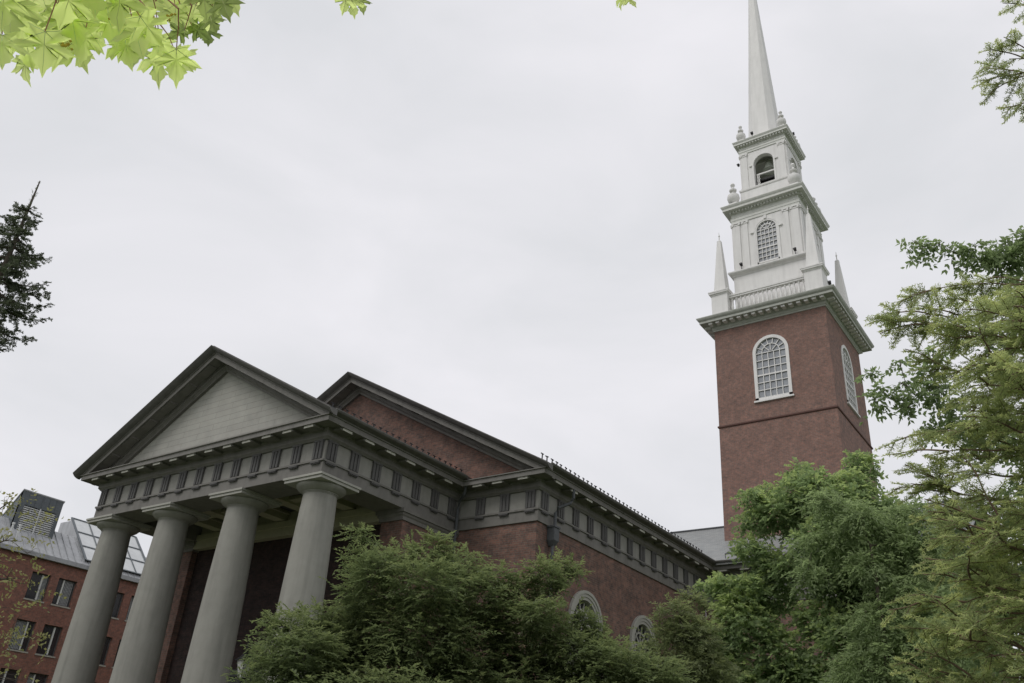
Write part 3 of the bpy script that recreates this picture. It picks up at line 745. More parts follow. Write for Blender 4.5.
# spire: octagonal with base block
s = MB(); s.frustum(TX, TY, 51.25, 1.6, 51.6, 1.56)
def octo(z0, r0, z1, r1):
    vs = [];
    for z, r_ in ((z0, r0), (z1, r1)):
        for k in range(8):
            q_ = [(1, .58), (.58, 1), (-.58, 1), (-1, .58), (-1, -.58), (-.58, -1), (.58, -1), (1, -.58)][k]; vs.append((TX-.22+r_*.97*q_[0], TY+r_*.97*q_[1], z))
    s.add(vs, [tuple(reversed(range(8))), tuple(range(8, 16))]+[(k, (k+1) % 8, 8+(k+1) % 8, 8+k) for k in range(8)])
octo(51.6, 1.42, 52.3, 1.30); octo(52.3, 1.26, 75.2, .05)
s.lathe((TX-.22, TY, 75.2), [(.06, 0), (.2, .15), (.24, .35), (.12, .5), (.03, .6), (.02, 1.6)], 12)
cp(s, 'spire', m_white)
# urns
def urn(hs, zbase, sc, h):
    def mk():
        s = MB(); s.frustum(0, 0, zbase, .34*sc, zbase+.45*sc, .34*sc); s.lathe((0, 0, zbase+.45*sc), [(x*sc, z*sc) for x, z in [(.22, 0), (.26, .05), (.16, .12), (.42, .35), (.50, .62), (.46, .88), (.26, 1.05), (.13, 1.12), (.12, 1.3), (.28, 1.36), (.30, 1.46), (.14, 1.55), (.09, 1.75), (.16, 1.86), (.19, 1.98), (.12, 2.12), (.03, 2.2)]], 20)
        o = s.build('urn', m_white, smooth=True); o.parent = CH; return o
    corner_set(h, mk)
urn(0, 44.4, 1.0, 2.45); urn(0, 51.3, .80, 1.72)
# small black floodlights standing on the ledges
def flood(p, label_dir):
    s = MB(); s.tube([(p[0], p[1], p[2]), (p[0], p[1], p[2]+.35)], [.025, .025], 6); s.tube([(p[0], p[1]-.12, p[2]+.50), (p[0], p[1]+.08, p[2]+.36)], [.13, .09], 10)
    cp(s, 'floodlight', m_iron)
for p in ((TX-2.0, TY-2.95, 38.3), (TX+2.1, TY-2.95, 38.3), (TX+4.6, TY-4.5, 33.78), (TX-.6, TY-2.2, 51.25), (TX-2.6, TY-2.6, 44.4), (TX+2.25, TY-.5, 51.2), (TX+2.6, TY-.6, 44.4)): flood(p, 0)
s = MB(); s.tube([(TX-1.86, TY-1.7, 49.3), (TX-2.1, TY-1.75, 49.3)], [.025, .025], 6); s.tube([(TX-2.1, TY-1.85, 49.34), (TX-2.1, TY-1.65, 49.22)], [.12, .08], 10); cp(s, 'floodlight', m_iron)

# porch lanterns
LX = -.1
ln = empty('wall_lantern', (LX, 4.7, 6.2), 'black iron wall lantern with pointed top inside the portico', 'lantern')
s = MB(); s.frustum(LX, 4.6, 5.75, .13, 6.45, .24); s.build('glass', m_lamp, ln)
s = MB(); s.frustum(LX, 4.6, 6.45, .31, 6.52, .31); s.frustum(LX, 4.6, 6.52, .27, 6.78, .07); s.lathe((LX, 4.6, 6.78), [(.09, 0), (.10, .08), (.04, .14), (.06, .22), (.015, .55)], 10)
s.frustum(LX, 4.6, 5.66, .10, 5.75, .16); s.lathe((LX, 4.6, 5.42), [(.015, 0), (.05, .1), (.07, .24)], 8)
for sx, sy in ((-1,-1),(1,-1),(1,1),(-1,1)): s.tube([(LX+sx*.13, 4.6+sy*.13, 5.75), (LX+sx*.24, 4.6+sy*.24, 6.45)], [.018, .018], 5)
s.build('frame', m_iron, ln)
s = MB(); s.tube([(LX, 5.36, 5.5), (LX, 5.1, 5.3), (LX, 4.75, 5.35), (LX, 4.6, 5.48)], [.03]*4, 8); s.tube([(LX, 5.36, 6.5), (LX, 5.0, 6.65), (LX, 4.75, 6.55)], [.02]*3, 8); s.lathe((LX, 5.33, 5.9), [(.08, -.5), (.1, 0), (.08, .7)], 8)
s.build('bracket', m_iron, ln)

# ------------------------------------------------------------------ hall on the left
HB = empty('brick_hall', (-36, 8, 0), 'red brick academic building with metal roof and skylight left of the portico', 'building')
XL = -30.0; Y0, Y1 = -12.0, 40.0
rowz = [(11.93, 13.77), (8.57, 10.55), (5.4, 7.36), (2.1, 4.1)]
wy = []
y = 8.45-5.9*4
while y < Y1-4:
    wy += [(y, y+1.38), (y+1.98, y+3.36)]; y += 5.9
wy = [a for a in wy if a[0] > Y0+.5]
s = MB()
cur = Y0
ys = [Y0]+[v for a in wy for v in a]+[Y1]
zs_ = [0]+[v for a in reversed(rowz) for v in a]+[14.72]
for i in range(len(ys)-1):
    for j in range(len(zs_)-1):
        hole = (i % 2 == 1) and (j % 2 == 1)
        if not hole:
            s.add([(XL, ys[i], zs_[j]), (XL, ys[i+1], zs_[j]), (XL, ys[i+1], zs_[j+1]), (XL, ys[i], zs_[j+1])], [(0,1,2,3)])
        else:
            a, b, c, d = ys[i], ys[i+1], zs_[j], zs_[j+1]
            for p, q in (((a, c), (b, c)), ((b, c), (b, d)), ((b, d), (a, d)), ((a, d), (a, c))):
                s.add([(XL, p[0], p[1]), (XL, q[0], q[1]), (XL-.3, q[0], q[1]), (XL-.3, p[0], p[1])], [(0,1,2,3)])
s.box(XL-16, Y0, 0, XL-.31, Y0+.01, 14.72); s.add([(XL, Y0, 0), (XL-.4, Y0, 0), (XL-.4, Y0, 14.72), (XL, Y0, 14.72)], [(0,1,2,3)])
s.box(XL-16, Y1-.3, 0, XL, Y1, 14.72); s.box(XL-16.3, Y0, 0, XL-16, Y1, 14.72)
s.build('wall', m_brick_l, HB)
rw = random.Random(5)
m_wf = mat('window_metal', (.10, .10, .10), .5, .15, 5)
for (a, b) in wy:
    if a < 1.5 or a > 22: rows_ = rowz[:3]
    for (c, d) in rowz:
        f = MB(); x0, x1 = XL-.26, XL-.18
        for u0, v0, u1, v1 in ((a, c, a+.07, d), (b-.07, c, b, d), (a+.07, c, b-.07, c+.07), (a+.07, d-.07, b-.07, d)): f.box(x0, u0, v0, x1, u1, v1)
        um = a+(.36 if rw.random() < .5 else .64)*(b-a)
        f.box(x0-.02, um-.05, c+.07, x1+.03, um+.05, d-.07, 1); f.box(XL-.3, a-.05, c-.09, XL+.05, b+.05, c, 2)
        fo = f.build('window', [m_wf, m_white2, m_stone], HB)
        k = rw.random(); p = MB(); p.box(XL-.245, a+.05, c+.05, XL-.235, b-.05, d-.05); p.build('pane', m_glassd, fo)
        if k < .45:
            zb_ = c+.08+(d-c)*rw.choice((0, 0, .35)); q = MB(); n = 14
            for i in range(n):
                u0 = (um+.05)+(b-.08-um-.05)*i/n if k < .2 else (a+.08)+(um-.13-a)*i/n
                u1 = u0+((b-.13-um) if k < .2 else (um-.13-a))/n
                q.box(XL-.226-.006*(i % 2), u0, zb_, XL-.232, u1, d-.08)
            q.build('blind', m_blind, fo)
# eave, metal roof, flat top
s = MB(); s.box(XL-.2, Y0-.2, 14.72, XL+.28, Y1+.2, 15.0); s.box(XL-.2, Y0-.2, 15.0, XL+.2, Y1+.2, 15.04); s.build('eave', m_seam, HB)
rs = .95
s = MB(); s.add([(XL+.1, Y0, 15.02), (XL+.1, Y1, 15.02), (XL-2.35, Y1, 15.02+rs*2.45), (XL-2.35, Y0, 15.02+rs*2.45), (XL-14, Y0, 17.4), (XL-14, Y1, 17.4), (XL-16.3, Y1, 15.02), (XL-16.3, Y0, 15.02)],
      [(0,1,2,3),(3,2,5,4),(4,5,6,7),(0,3,4,7),(1,6,5,2)])
ca = math.atan(rs)
for k in range(int((Y1-Y0)/.55)):
    y = Y0+.1+.55*k
    s.add([(XL+.1, y, 15.02), (XL+.1, y+.04, 15.02), (XL-2.35, y+.04, 17.35), (XL-2.35, y, 17.35), (XL+.13, y, 15.07), (XL+.13, y+.04, 15.07), (XL-2.32, y+.04, 17.41), (XL-2.32, y, 17.41)], [(0,1,2,3),(7,6,5,4),(0,4,5,1),(1,5,6,2),(2,6,7,3),(3,7,4,0)])
s.build('roof', m_seam, HB)
# louvred roof monitors
def monitor(y0):
    y1 = y0+3.1; xf = -31.5
    s = MB(); P_ = [(xf, 15.6), (xf, 19.35), (xf-2.4, 17.2), (xf-2.4, 15.6)]
    # frame front as border round the louvre opening, body behind
    s.add([(x, y0, z) for x, z in P_]+[(x, y1, z) for x, z in P_], [(3,2,1,0), (4,5,6,7), (1,2,6,5)])
    oy0, oy1, oz0, oz1 = y0+.38, y1-.28, 16.45, 18.38
    for a, b, c, d in ((y0, 15.6, y1, oz0), (y0, oz1, y1, 19.35), (y0, oz0, oy0, oz1), (oy1, oz0, y1, oz1)):
        s.box(xf-.2, a, b, xf, c, d)
    for k in range(1, 6): s.box(xf, y0+k*.52, oz1+.05, xf+.025, y0+k*.52+.03, 19.3)
    mo_ = s.build('roof_monitor', m_fasc, HB)
    s = MB(); n = 13
    for k in range(n):
        z = oz0+(oz1-oz0)*k/n; dz = (oz1-oz0)/n
        s.add([(xf-.02, oy0, z), (xf-.02, oy1, z), (xf-.16, oy1, z+dz*.7), (xf-.16, oy0, z+dz*.7), (xf-.02, oy0, z+.03), (xf-.02, oy1, z+.03), (xf-.16, oy1, z+dz*.7+.03), (xf-.16, oy0, z+dz*.7+.03)], [(3,2,1,0),(4,5,6,7),(0,1,5,4),(1,2,6,5),(2,3,7,6),(3,0,4,7)])
    s.box(xf-.03, (oy0+oy1)/2-.04, oz0, xf+.02, (oy0+oy1)/2+.04, oz1); s.box(xf-.04, oy0-.05, oz0-.08, xf+.05, oy1+.05, oz0)
    s.box(xf-.22, oy0, oz0, xf-.2, oy1, oz1)
    s.build('louvre', m_louv, mo_)
    s = MB(); s.add([(xf+.05, y0-.05, 19.36), (xf+.05, y1+.05, 19.36), (xf-2.4, y1+.05, 17.22), (xf-2.4, y0-.05, 17.22), (xf+.05, y0-.05, 19.44), (xf+.05, y1+.05, 19.44), (xf-2.4, y1+.05, 17.30), (xf-2.4, y0-.05, 17.30)], [(3,2,1,0),(4,5,6,7),(0,1,5,4),(1,2,6,5),(2,3,7,6),(3,0,4,7)])
    s.build('coping', m_seam, mo_)
monitor(6.65)
# skylight
ya, yb = 12.0, 17.7; xb, zb_, xt_, zt_ = XL-.15, 15.45, -34.1, 19.1
s = MB(); s.add([(xb, ya, zb_), (xb, yb, zb_), (xt_, yb, zt_), (xt_, ya, zt_)], [(0,1,2,3)]); s.add([(xb-.04, ya+.02, zb_-.06), (xb-.04, yb-.02, zb_-.06), (xt_, yb-.02, zt_-.08), (xt_, ya+.02, zt_-.08)], [(3,2,1,0)])
sk = s.build('skylight', m_sklt, HB)
s = MB(); nrm = np.array([1, 0, (xb-xt_)/(zt_-zb_)]); nrm /= np.linalg.norm(nrm)
def skp(y, t, o=0): return (xb+(xt_-xb)*t+nrm[0]*o, y, zb_+(zt_-zb_)*t+nrm[2]*o)
def skbar(y0, t0, y1, t1, w_):
    if y0 == y1:
        vs = [skp(y0-w_, t0, .0), skp(y0+w_, t0, .0), skp(y0+w_, t1, .0), skp(y0-w_, t1, .0), skp(y0-w_, t0, .06), skp(y0+w_, t0, .06), skp(y0+w_, t1, .06), skp(y0-w_, t1, .06)]
    else:
        dt = w_/5
        vs = [skp(y0, t0-dt, .0), skp(y1, t0-dt, .0), skp(y1, t0+dt, .0), skp(y0, t0+dt, .0), skp(y0, t0-dt, .055), skp(y1, t0-dt, .055), skp(y1, t0+dt, .055), skp(y0, t0+dt, .055)]
    s.add(vs, [(3,2,1,0),(4,5,6,7),(0,1,5,4),(1,2,6,5),(2,3,7,6),(3,0,4,7)])
for k in range(5): skbar(ya+(yb-ya)*k/4, 0, ya+(yb-ya)*k/4, 1, .035 if 0 < k < 4 else .09)
for k in range(4): skbar(ya, k/3, yb, k/3, .05)
s.build('glazing_bars', m_fasc, sk)
s = MB()
for y in (ya-.05, yb+.05): s.add([(xb, y, 15.1), (xt_, y, 17.4), (xt_, y, zt_), (xb, y, zb_)], [(0,1,2,3)])
s.add([(xt_, ya, 17.4), (xt_, yb, 17.4), (xt_, yb, zt_), (xt_, ya, zt_)], [(0,1,2,3)]); s.box(xt_-1.4, ya-.05, 17.3, xt_, yb+.05, zt_-.25)
s.build('side_panel', m_seam, sk)
# vent pipes and the roof ladder rail
for y, x in ((6.35, -30.6), (6.85, -30.6)):
    s = MB(); s.tube([(x, y, 15.3), (x, y, 16.7)], [.07, .07], 10); s.tube([(x, y, 16.62), (x, y, 16.75)], [.1, .1], 10); s.build('vent_pipe', m_louv, HB)
s = MB(); s.tube([(-30.3, 5.2, 15.1), (-30.3, 5.2, 17.6)], [.03, .03], 6); s.tube([(-30.3, 4.8, 15.1), (-30.3, 4.8, 17.6)], [.03, .03], 6)
for k in range(7): s.tube([(-30.3, 4.8, 15.3+.33*k), (-30.3, 5.2, 15.3+.33*k)], [.02, .02], 5)
s.build('ladder', m_louv, HB)

# ------------------------------------------------------------------ foliage
def nz(v): return v/(np.linalg.norm(v, axis=-1, keepdims=True)+1e-9)
def leaf_obj(name, V, tint, material, parent, nv=4):
    """V: (n,nv,3) polygons; tint: (n,)"""
    n = len(V); me = bpy.data.meshes.new(name)
    pl = np.array(parent.location)
    me.vertices.add(n*nv); me.vertices.foreach_set('co', (V-pl).astype(np.float32).ravel())
    me.loops.add(n*nv); me.loops.foreach_set('vertex_index', np.arange(n*nv, dtype=np.int32))
    me.polygons.add(n); me.polygons.foreach_set('loop_start', np.arange(0, n*nv, nv, dtype=np.int32))
    me.update(calc_edges=True)
    a = me.attributes.new('tint', 'FLOAT', 'POINT'); a.data.foreach_set('value', np.repeat(tint, nv).astype(np.float32))
    me.materials.append(material); me.validate()
    o = bpy.data.objects.new(name, me); COL.objects.link(o); o.parent = parent
    return o
def leaves(P, D, Nn, L, W, bend=.12):
    """rhombic leaves: base P, direction D, normal Nn"""
    n = len(P); D = nz(D); S = nz(np.cross(D, Nn)); Nn = np.cross(S, D)
    L = np.broadcast_to(L, n)[:, None]; W = np.broadcast_to(W, n)[:, None]
    mid = P+D*L*.45
    return np.stack([P, mid+S*W/2+Nn*L*bend, P+D*L, mid-S*W/2+Nn*L*bend], 1)
def clump_crown(clumps, dens, spray_L, m, leafL, leafW, flat=.8, droop=.25, up=.15, tipbias=.6, jit=.35, rng=RNG, shell=.45, tipt=.5):
    Vs = []; Ts = []
    for (c, r, *rest) in clumps:
        tb = rest[0] if rest else 0.0
        r = np.array(r if hasattr(r, '__len__') else (r, r, r*.8), float)
        n = max(8, int(dens*(r[0]*r[1]*r[2])**(2/3.)))
        d = nz(rng.normal(size=(n, 3))); rad = shell+(1-shell)*rng.random((n, 1))**.6
        lump = 1+.18*np.sin(d[:, :1]*5+c[0]*3)*np.cos(d[:, 1:2]*6+c[1])+.1*rng.normal(size=(n, 1))
        O = np.array(c)+d*r*rad*lump
        hd = d.copy(); hd[:, 2] *= .35
        s = nz(nz(hd)*tipbias+rng.normal(size=(n, 3))*[.5, .5, .25]+[0, 0, up])
        L = spray_L*(.6+.8*rng.random((n, 1)))
        nn = nz(np.array([0, 0, 1.0])*flat+rng.normal(size=(n, 3))*jit+d*.3)
        side = nz(np.cross(s, nn))
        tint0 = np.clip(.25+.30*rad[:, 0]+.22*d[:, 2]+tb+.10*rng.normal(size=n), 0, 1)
        for k in range(m):
            t = (k+.5)/m
            P = O+s*L*(t-.3)+np.array([0, 0, -1])*L*droop*t*t
            for sd_ in (-1, 1):
                D = s*(.45+.4*t)+side*sd_*(.9-.5*t)+rng.normal(size=(n, 3))*.18+np.array([0, 0, -droop*.6])
                N2 = nn+rng.normal(size=(n, 3))*jit*.6
                keep = rng.random(n) < .9
                Lf = leafL*(.7+.6*rng.random(n))
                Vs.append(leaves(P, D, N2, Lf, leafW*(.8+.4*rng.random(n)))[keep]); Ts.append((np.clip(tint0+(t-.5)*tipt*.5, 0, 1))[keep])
    return np.concatenate(Vs), np.concatenate(Ts)
def limb(mb, a, b, r0, r1, sag=.12, n=7, rng=random, wob=.06):
    a = np.array(a, float); b = np.array(b, float); L = np.linalg.norm(b-a); pts = []; rad = []
    w1 = np.array([rng.uniform(-1, 1) for _ in range(3)])*wob*L
    for i in range(n+1):
        t = i/n; p = a+(b-a)*t+np.array([0, 0, 1])*sag*L*math.sin(math.pi*t)*.8+w1*math.sin(2*math.pi*t)
        pts.append(p); rad.append(r0+(r1-r0)*t)
    mb.tube(pts, rad, 7); return pts
def tree(name, label, cat, base, top, r_tr, clumps, foliage, leafm, group=None, limb_r=.06, barkm=None, extra=None, crown_name='crown'):
    T_ = empty(name, tuple(base), label, cat, group)
    tb = MB(); base = np.array(base, float); top = np.array(top, float); pts = []; rads = []
    rr = random.Random(hash(label) % 1000 if False else len(label))
    wob = [rr.uniform(-.15, .15) for _ in range(4)]
    for i in range(11):
        t = i/10; p = base+(top-base)*t+np.array([math.sin(t*5+wob[0]*9)*wob[1], math.cos(t*4)*wob[2]-wob[2], 0]); pts.append(p)
        rads.append(r_tr*(1-.75*t)+(.35*r_tr*max(0, 1-t*12)))
    tb.tube(pts, rads, 12)
    nodes = [(pts[k], rads[k], 0) for k in range(3, 11)]
    ax = lambda p: math.hypot(p[0]-base[0]-(top-base)[0]*np.clip((p[2]-base[2])/(top-base)[2], 0, 1), p[1]-base[1]-(top-base)[1]*np.clip((p[2]-base[2])/(top-base)[2], 0, 1))
    for c in sorted(clumps, key=lambda c: ax(c[0])):
        cpt = np.array(c[0]); best = None
        for q, rq, dp_ in nodes:
            v = cpt-q; L = np.linalg.norm(v)
            if L < .05: continue
            cost = L*(1.0+.5*max(0, -v[2]/L)+.04*dp_)
            if best is None or cost < best[0]: best = (cost, q, rq, dp_)
        _, a, ra, dp_ = best
        r0 = min(ra*.6, limb_r*1.2 if dp_ == 0 else limb_r*.9); r1 = max(r0*.4, limb_r*.15)
        lp = limb(tb, a, cpt, r0, r1, .06, 7, rr)
        for k in (3, 5, 7): nodes.append((lp[k], r0+(r1-r0)*k/7, dp_+1))
        rc = np.mean(c[1]) if hasattr(c[1], '__len__') else c[1]
        for q in range(5):
            v = np.array([rr.gauss(0, 1) for _ in range(3)]); v /= np.linalg.norm(v); v[2] = abs(v[2])*.5
            limb(tb, lp[rr.choice((5, 6, 7))], cpt+v*rc*.8, r1*.8, r1*.25, .05, 4, rr)
    tb.build('trunk', barkm or m_bark, T_, smooth=True)
    V, ti = foliage(clumps)
    leaf_obj(crown_name, V, ti, leafm, T_)
    return T_

def K(px, py, h, r, tb=0.0): return (pt(px, py, h), r, tb)
# tree 1: layered dark green tree in front of the portico corner
h = 16.5; rng1 = np.random.default_rng(11)
c1 = []
for px, py, rp, dh, tb in [
  (360,536,12,0,.1),(362,562,17,.4,.05),(378,566,22,-.4,0),(370,594,31,0,0),(398,562,20,.3,.1),(432,552,22,0,.12),(425,585,36,-.6,0),(462,568,24,.5,.1),(470,595,36,0,0),(496,580,20,.2,.05),
  (290,630,22,0,.08),(274,658,24,.6,0),(305,655,34,-.4,0),(342,645,38,.3,0),(270,626,12,.2,.1),(318,620,18,.4,.08),(375,630,46,.6,0),(425,640,50,-.3,0),(475,645,48,.4,0),(520,595,22,.2,.06),(545,574,19,0,.12),(560,568,14,.4,.12),(574,572,9,.5,.1),(540,615,25,-.3,.02),(552,588,11,.2,.05),
  (525,640,46,.3,0),(570,658,36,0,.02),(582,636,12,.2,.08),(604,652,13,.4,.08),(590,624,12,.3,.05),(576,618,9,.3,.05),(600,640,13,.3,.04),(641,668,13,.3,.03),(626,672,18,.2,.08),(615,668,30,-.2,0),(660,668,16,.3,.05),(300,690,50,0,-.05),(370,695,60,.4,-.05),(450,700,60,-.2,-.05),(530,700,60,.2,-.05),(610,700,50,0,-.05),(660,690,30,0,-.05)]:
    hh = h+dh*1.6; c1.append(K(px, py, hh, (rp*hh/F*.98,)*2+(rp*hh/F*.76,), tb))
for x, y_, z, r_ in ((0,-1.5,-1.0,1.8),(-1.5,.5,-1.2,1.7),(1.2,1.2,-1.0,1.8),(.4,2.6,-.4,1.5),(-2.6,-.5,-1.6,1.3),(2.6,.6,-1.6,1.4)):
    c1.append((pt(450, 690, h)+np.array([x, y_, z]), (r_, r_, r_*.6), -.05))
b1 = pt(455, 683, h+.2); b1 = (b1[0], b1[1], 0)
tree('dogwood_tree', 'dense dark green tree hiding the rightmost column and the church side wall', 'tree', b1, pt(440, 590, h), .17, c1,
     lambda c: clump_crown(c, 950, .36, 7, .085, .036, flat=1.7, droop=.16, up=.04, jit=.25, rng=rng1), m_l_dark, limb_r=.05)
# tree 2: yew by the side wall
h = 21; rng2 = np.random.default_rng(12); c2 = []
for px, py, rp, dh, tb in [(672,612,13,0,.05),(690,603,11,.3,.08),(688,627,16,0,0),(668,632,10,.2,.05),(700,640,20,0,0),(672,652,26,.3,0),(652,678,18,0,0),(705,672,24,0,0),(690,695,40,.3,0),(640,700,30,0,0)]:
    hh = h+dh*2; c2.append(K(px, py, hh, (rp*hh/F*1.1,)*2+(rp*hh/F*.9,), tb))
b2 = pt(682, 683, h); b2 = (b2[0], b2[1], 0)
tree('yew_tree', 'small dull green evergreen just right of the arched side windows', 'tree', b2, pt(682, 612, h), .16, c2,
     lambda c: clump_crown(c, 800, .32, 6, .09, .034, flat=.8, droop=.25, up=.1, jit=.4, rng=rng2), m_l_dark2, limb_r=.05)
# tree 3: maple in front of the tower
h = 25; rng3 = np.random.default_rng(13); c3 = []
for px, py, rp, dh, tb in [(752,500,13,0,.08),(768,495,14,.4,.1),(800,472,13,.2,.1),(797,492,20,0,.05),(815,485,18,-.3,.05),(857,462,12,.3,.1),(866,470,12,.2,.08),(850,488,22,0,.05),(832,500,26,-.4,.05),(775,515,22,0,.02),(755,522,16,.3,.05),(800,520,22,.3,.02),
  (750,550,15,0,.08),(765,560,16,.2,.03),(785,568,20,0,0),(712,588,12,.3,.12),(725,584,13,.1,.15),(748,590,20,0,.08),(735,607,20,0,.32),(770,595,26,.3,0),(820,545,26,-.6,.02),(845,525,28,-.5,.03),(872,505,22,0,.03),(890,515,20,.4,0),(865,545,30,0,0),(895,555,28,.3,0),(835,580,30,0,0),(870,590,32,.3,0),
  (750,630,26,0,0),(715,640,24,.3,.02),(780,655,28,0,0),(725,670,26,.3,0),(820,620,26,0,.06),(850,640,32,-.3,.05),(800,680,30,0,.02),(895,620,34,.3,0),(900,665,40,0,0),(850,690,34,-.2,0),(755,695,36,.2,0),(935,580,34,.5,0),(940,640,40,.4,0)]:
    hh = h+dh*2.2; c3.append(K(px, py, hh, (rp*hh/F*.92,)*2+(rp*hh/F*.74,), tb))
b3 = pt(835, 683, h); b3 = (b3[0]+.2, b3[1], 0)
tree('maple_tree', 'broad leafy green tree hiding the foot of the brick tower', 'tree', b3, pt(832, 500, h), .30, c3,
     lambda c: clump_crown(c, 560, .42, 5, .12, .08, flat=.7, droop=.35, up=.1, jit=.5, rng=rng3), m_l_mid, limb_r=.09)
# tree 3b: paler drooping tree just in front
h = 22; rng4 = np.random.default_rng(14); c4 = []
for px, py, rp, dh in [(822,500,13,0),(838,505,18,.2),(860,515,20,0),(815,540,16,.2),(808,570,14,0),(845,540,24,.2),(880,530,22,.3),(900,515,14,.4),(905,545,22,.2),(925,560,26,.3),(870,565,22,0),(935,600,26,.3),(918,512,17,.2),(928,535,18,.2),(905,590,22,0),(880,625,30,0),(910,650,34,.1),(870,670,34,0),(900,700,40,.1),(950,660,34,.2)]:
    hh = h+dh*2; c4.append(K(px, py, hh, (rp*hh/F*.85, rp*hh/F*.85, rp*hh/F*.75), 0))
b4 = pt(885, 683, h); b4 = (b4[0], b4[1], 0)
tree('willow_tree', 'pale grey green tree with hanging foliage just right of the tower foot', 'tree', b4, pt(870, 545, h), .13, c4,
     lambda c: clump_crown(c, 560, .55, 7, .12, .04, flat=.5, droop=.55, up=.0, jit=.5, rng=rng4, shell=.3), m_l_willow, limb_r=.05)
# tree 5: oak boughs at the right edge
h = 13; rng5 = np.random.default_rng(15); c5 = []
for px, py, rp, dh, tb in [(914,243,9,0,.1),(924,247,7,0,.1),(918,258,6,0,0),(940,245,6,0,.05),(953,252,9,0,.05),(968,258,10,.1,0),(985,262,11,.1,0),(975,246,7,0,.1),(1005,245,12,.2,.05),(1000,262,12,.2,0),(1016,255,14,.2,0),(1003,285,8,.2,0),(1022,235,10,.2,0),
  (868,374,5,0,.05),(880,390,9,0,0),(873,403,8,0,0),(893,400,8,.1,0),(905,384,9,.1,0),(916,396,10,.1,0),(925,372,10,.2,0),(900,362,6,.1,.05),(938,388,12,.2,-.05),(945,405,12,.3,-.05),(932,355,10,.2,0),(906,410,6,.1,0),(955,430,16,.4,-.05),(930,430,8,.3,-.05),(1000,560,26,1,0),(975,610,30,1,0),(1012,640,34,1,0),(955,520,16,1,0),(1015,590,26,1,0),(1020,510,24,1,0),(1040,300,30,.6,0),(1060,250,34,.5,0),(1080,380,40,.8,0),(1060,450,40,.8,0),(990,440,20,.6,-.05),(1000,340,18,.6,-.05)]:
    hh = h+dh*2; c5.append(K(px, py, hh, (rp*hh/F*1.05,)*2+(rp*hh/F*.9,), tb))
b5 = pt(1075, 500, h+1.2); b5 = (b5[0], b5[1], 0)
tree('oak_tree', 'darker broadleaf tree reaching in at the right edge beside the tower cornice', 'tree', b5, pt(1050, 180, h+1.2), .26, c5,
     lambda c: clump_crown(c, 820, .22, 4, .095, .05, flat=.3, droop=.5, up=0, jit=.7, rng=rng5), m_l_oak, limb_r=.045)
# tree 7: sparse yellow-green tree at the left edge
h = 15; rng7 = np.random.default_rng(17); c7 = []
for px, py, rp, dh in [(22,512,14,0),(6,540,14,.1),(30,555,16,.1),(12,580,22,0),(38,590,16,.2),(20,615,20,0),(5,640,18,.1),(36,640,14,.2),(12,500,8,0),(-20,560,30,0),(-25,620,40,.2),(-10,680,30,0),(45,522,8,.2)]:
    hh = h+dh*2; c7.append(K(px, py, hh, (rp*hh/F*1.1,)*3, 0))
b7 = pt(-35, 683, h); b7 = (b7[0], b7[1], 0)
tree('birch_tree', 'thin yellow green tree with sparse leaves before the academic building', 'tree', b7, pt(-15, 520, h), .10, c7,
     lambda c: clump_crown(c, 48, .3, 4, .065, .035, flat=.3, droop=.3, up=.1, jit=.7, rng=rng7, shell=.1), m_l_yel, limb_r=.02)

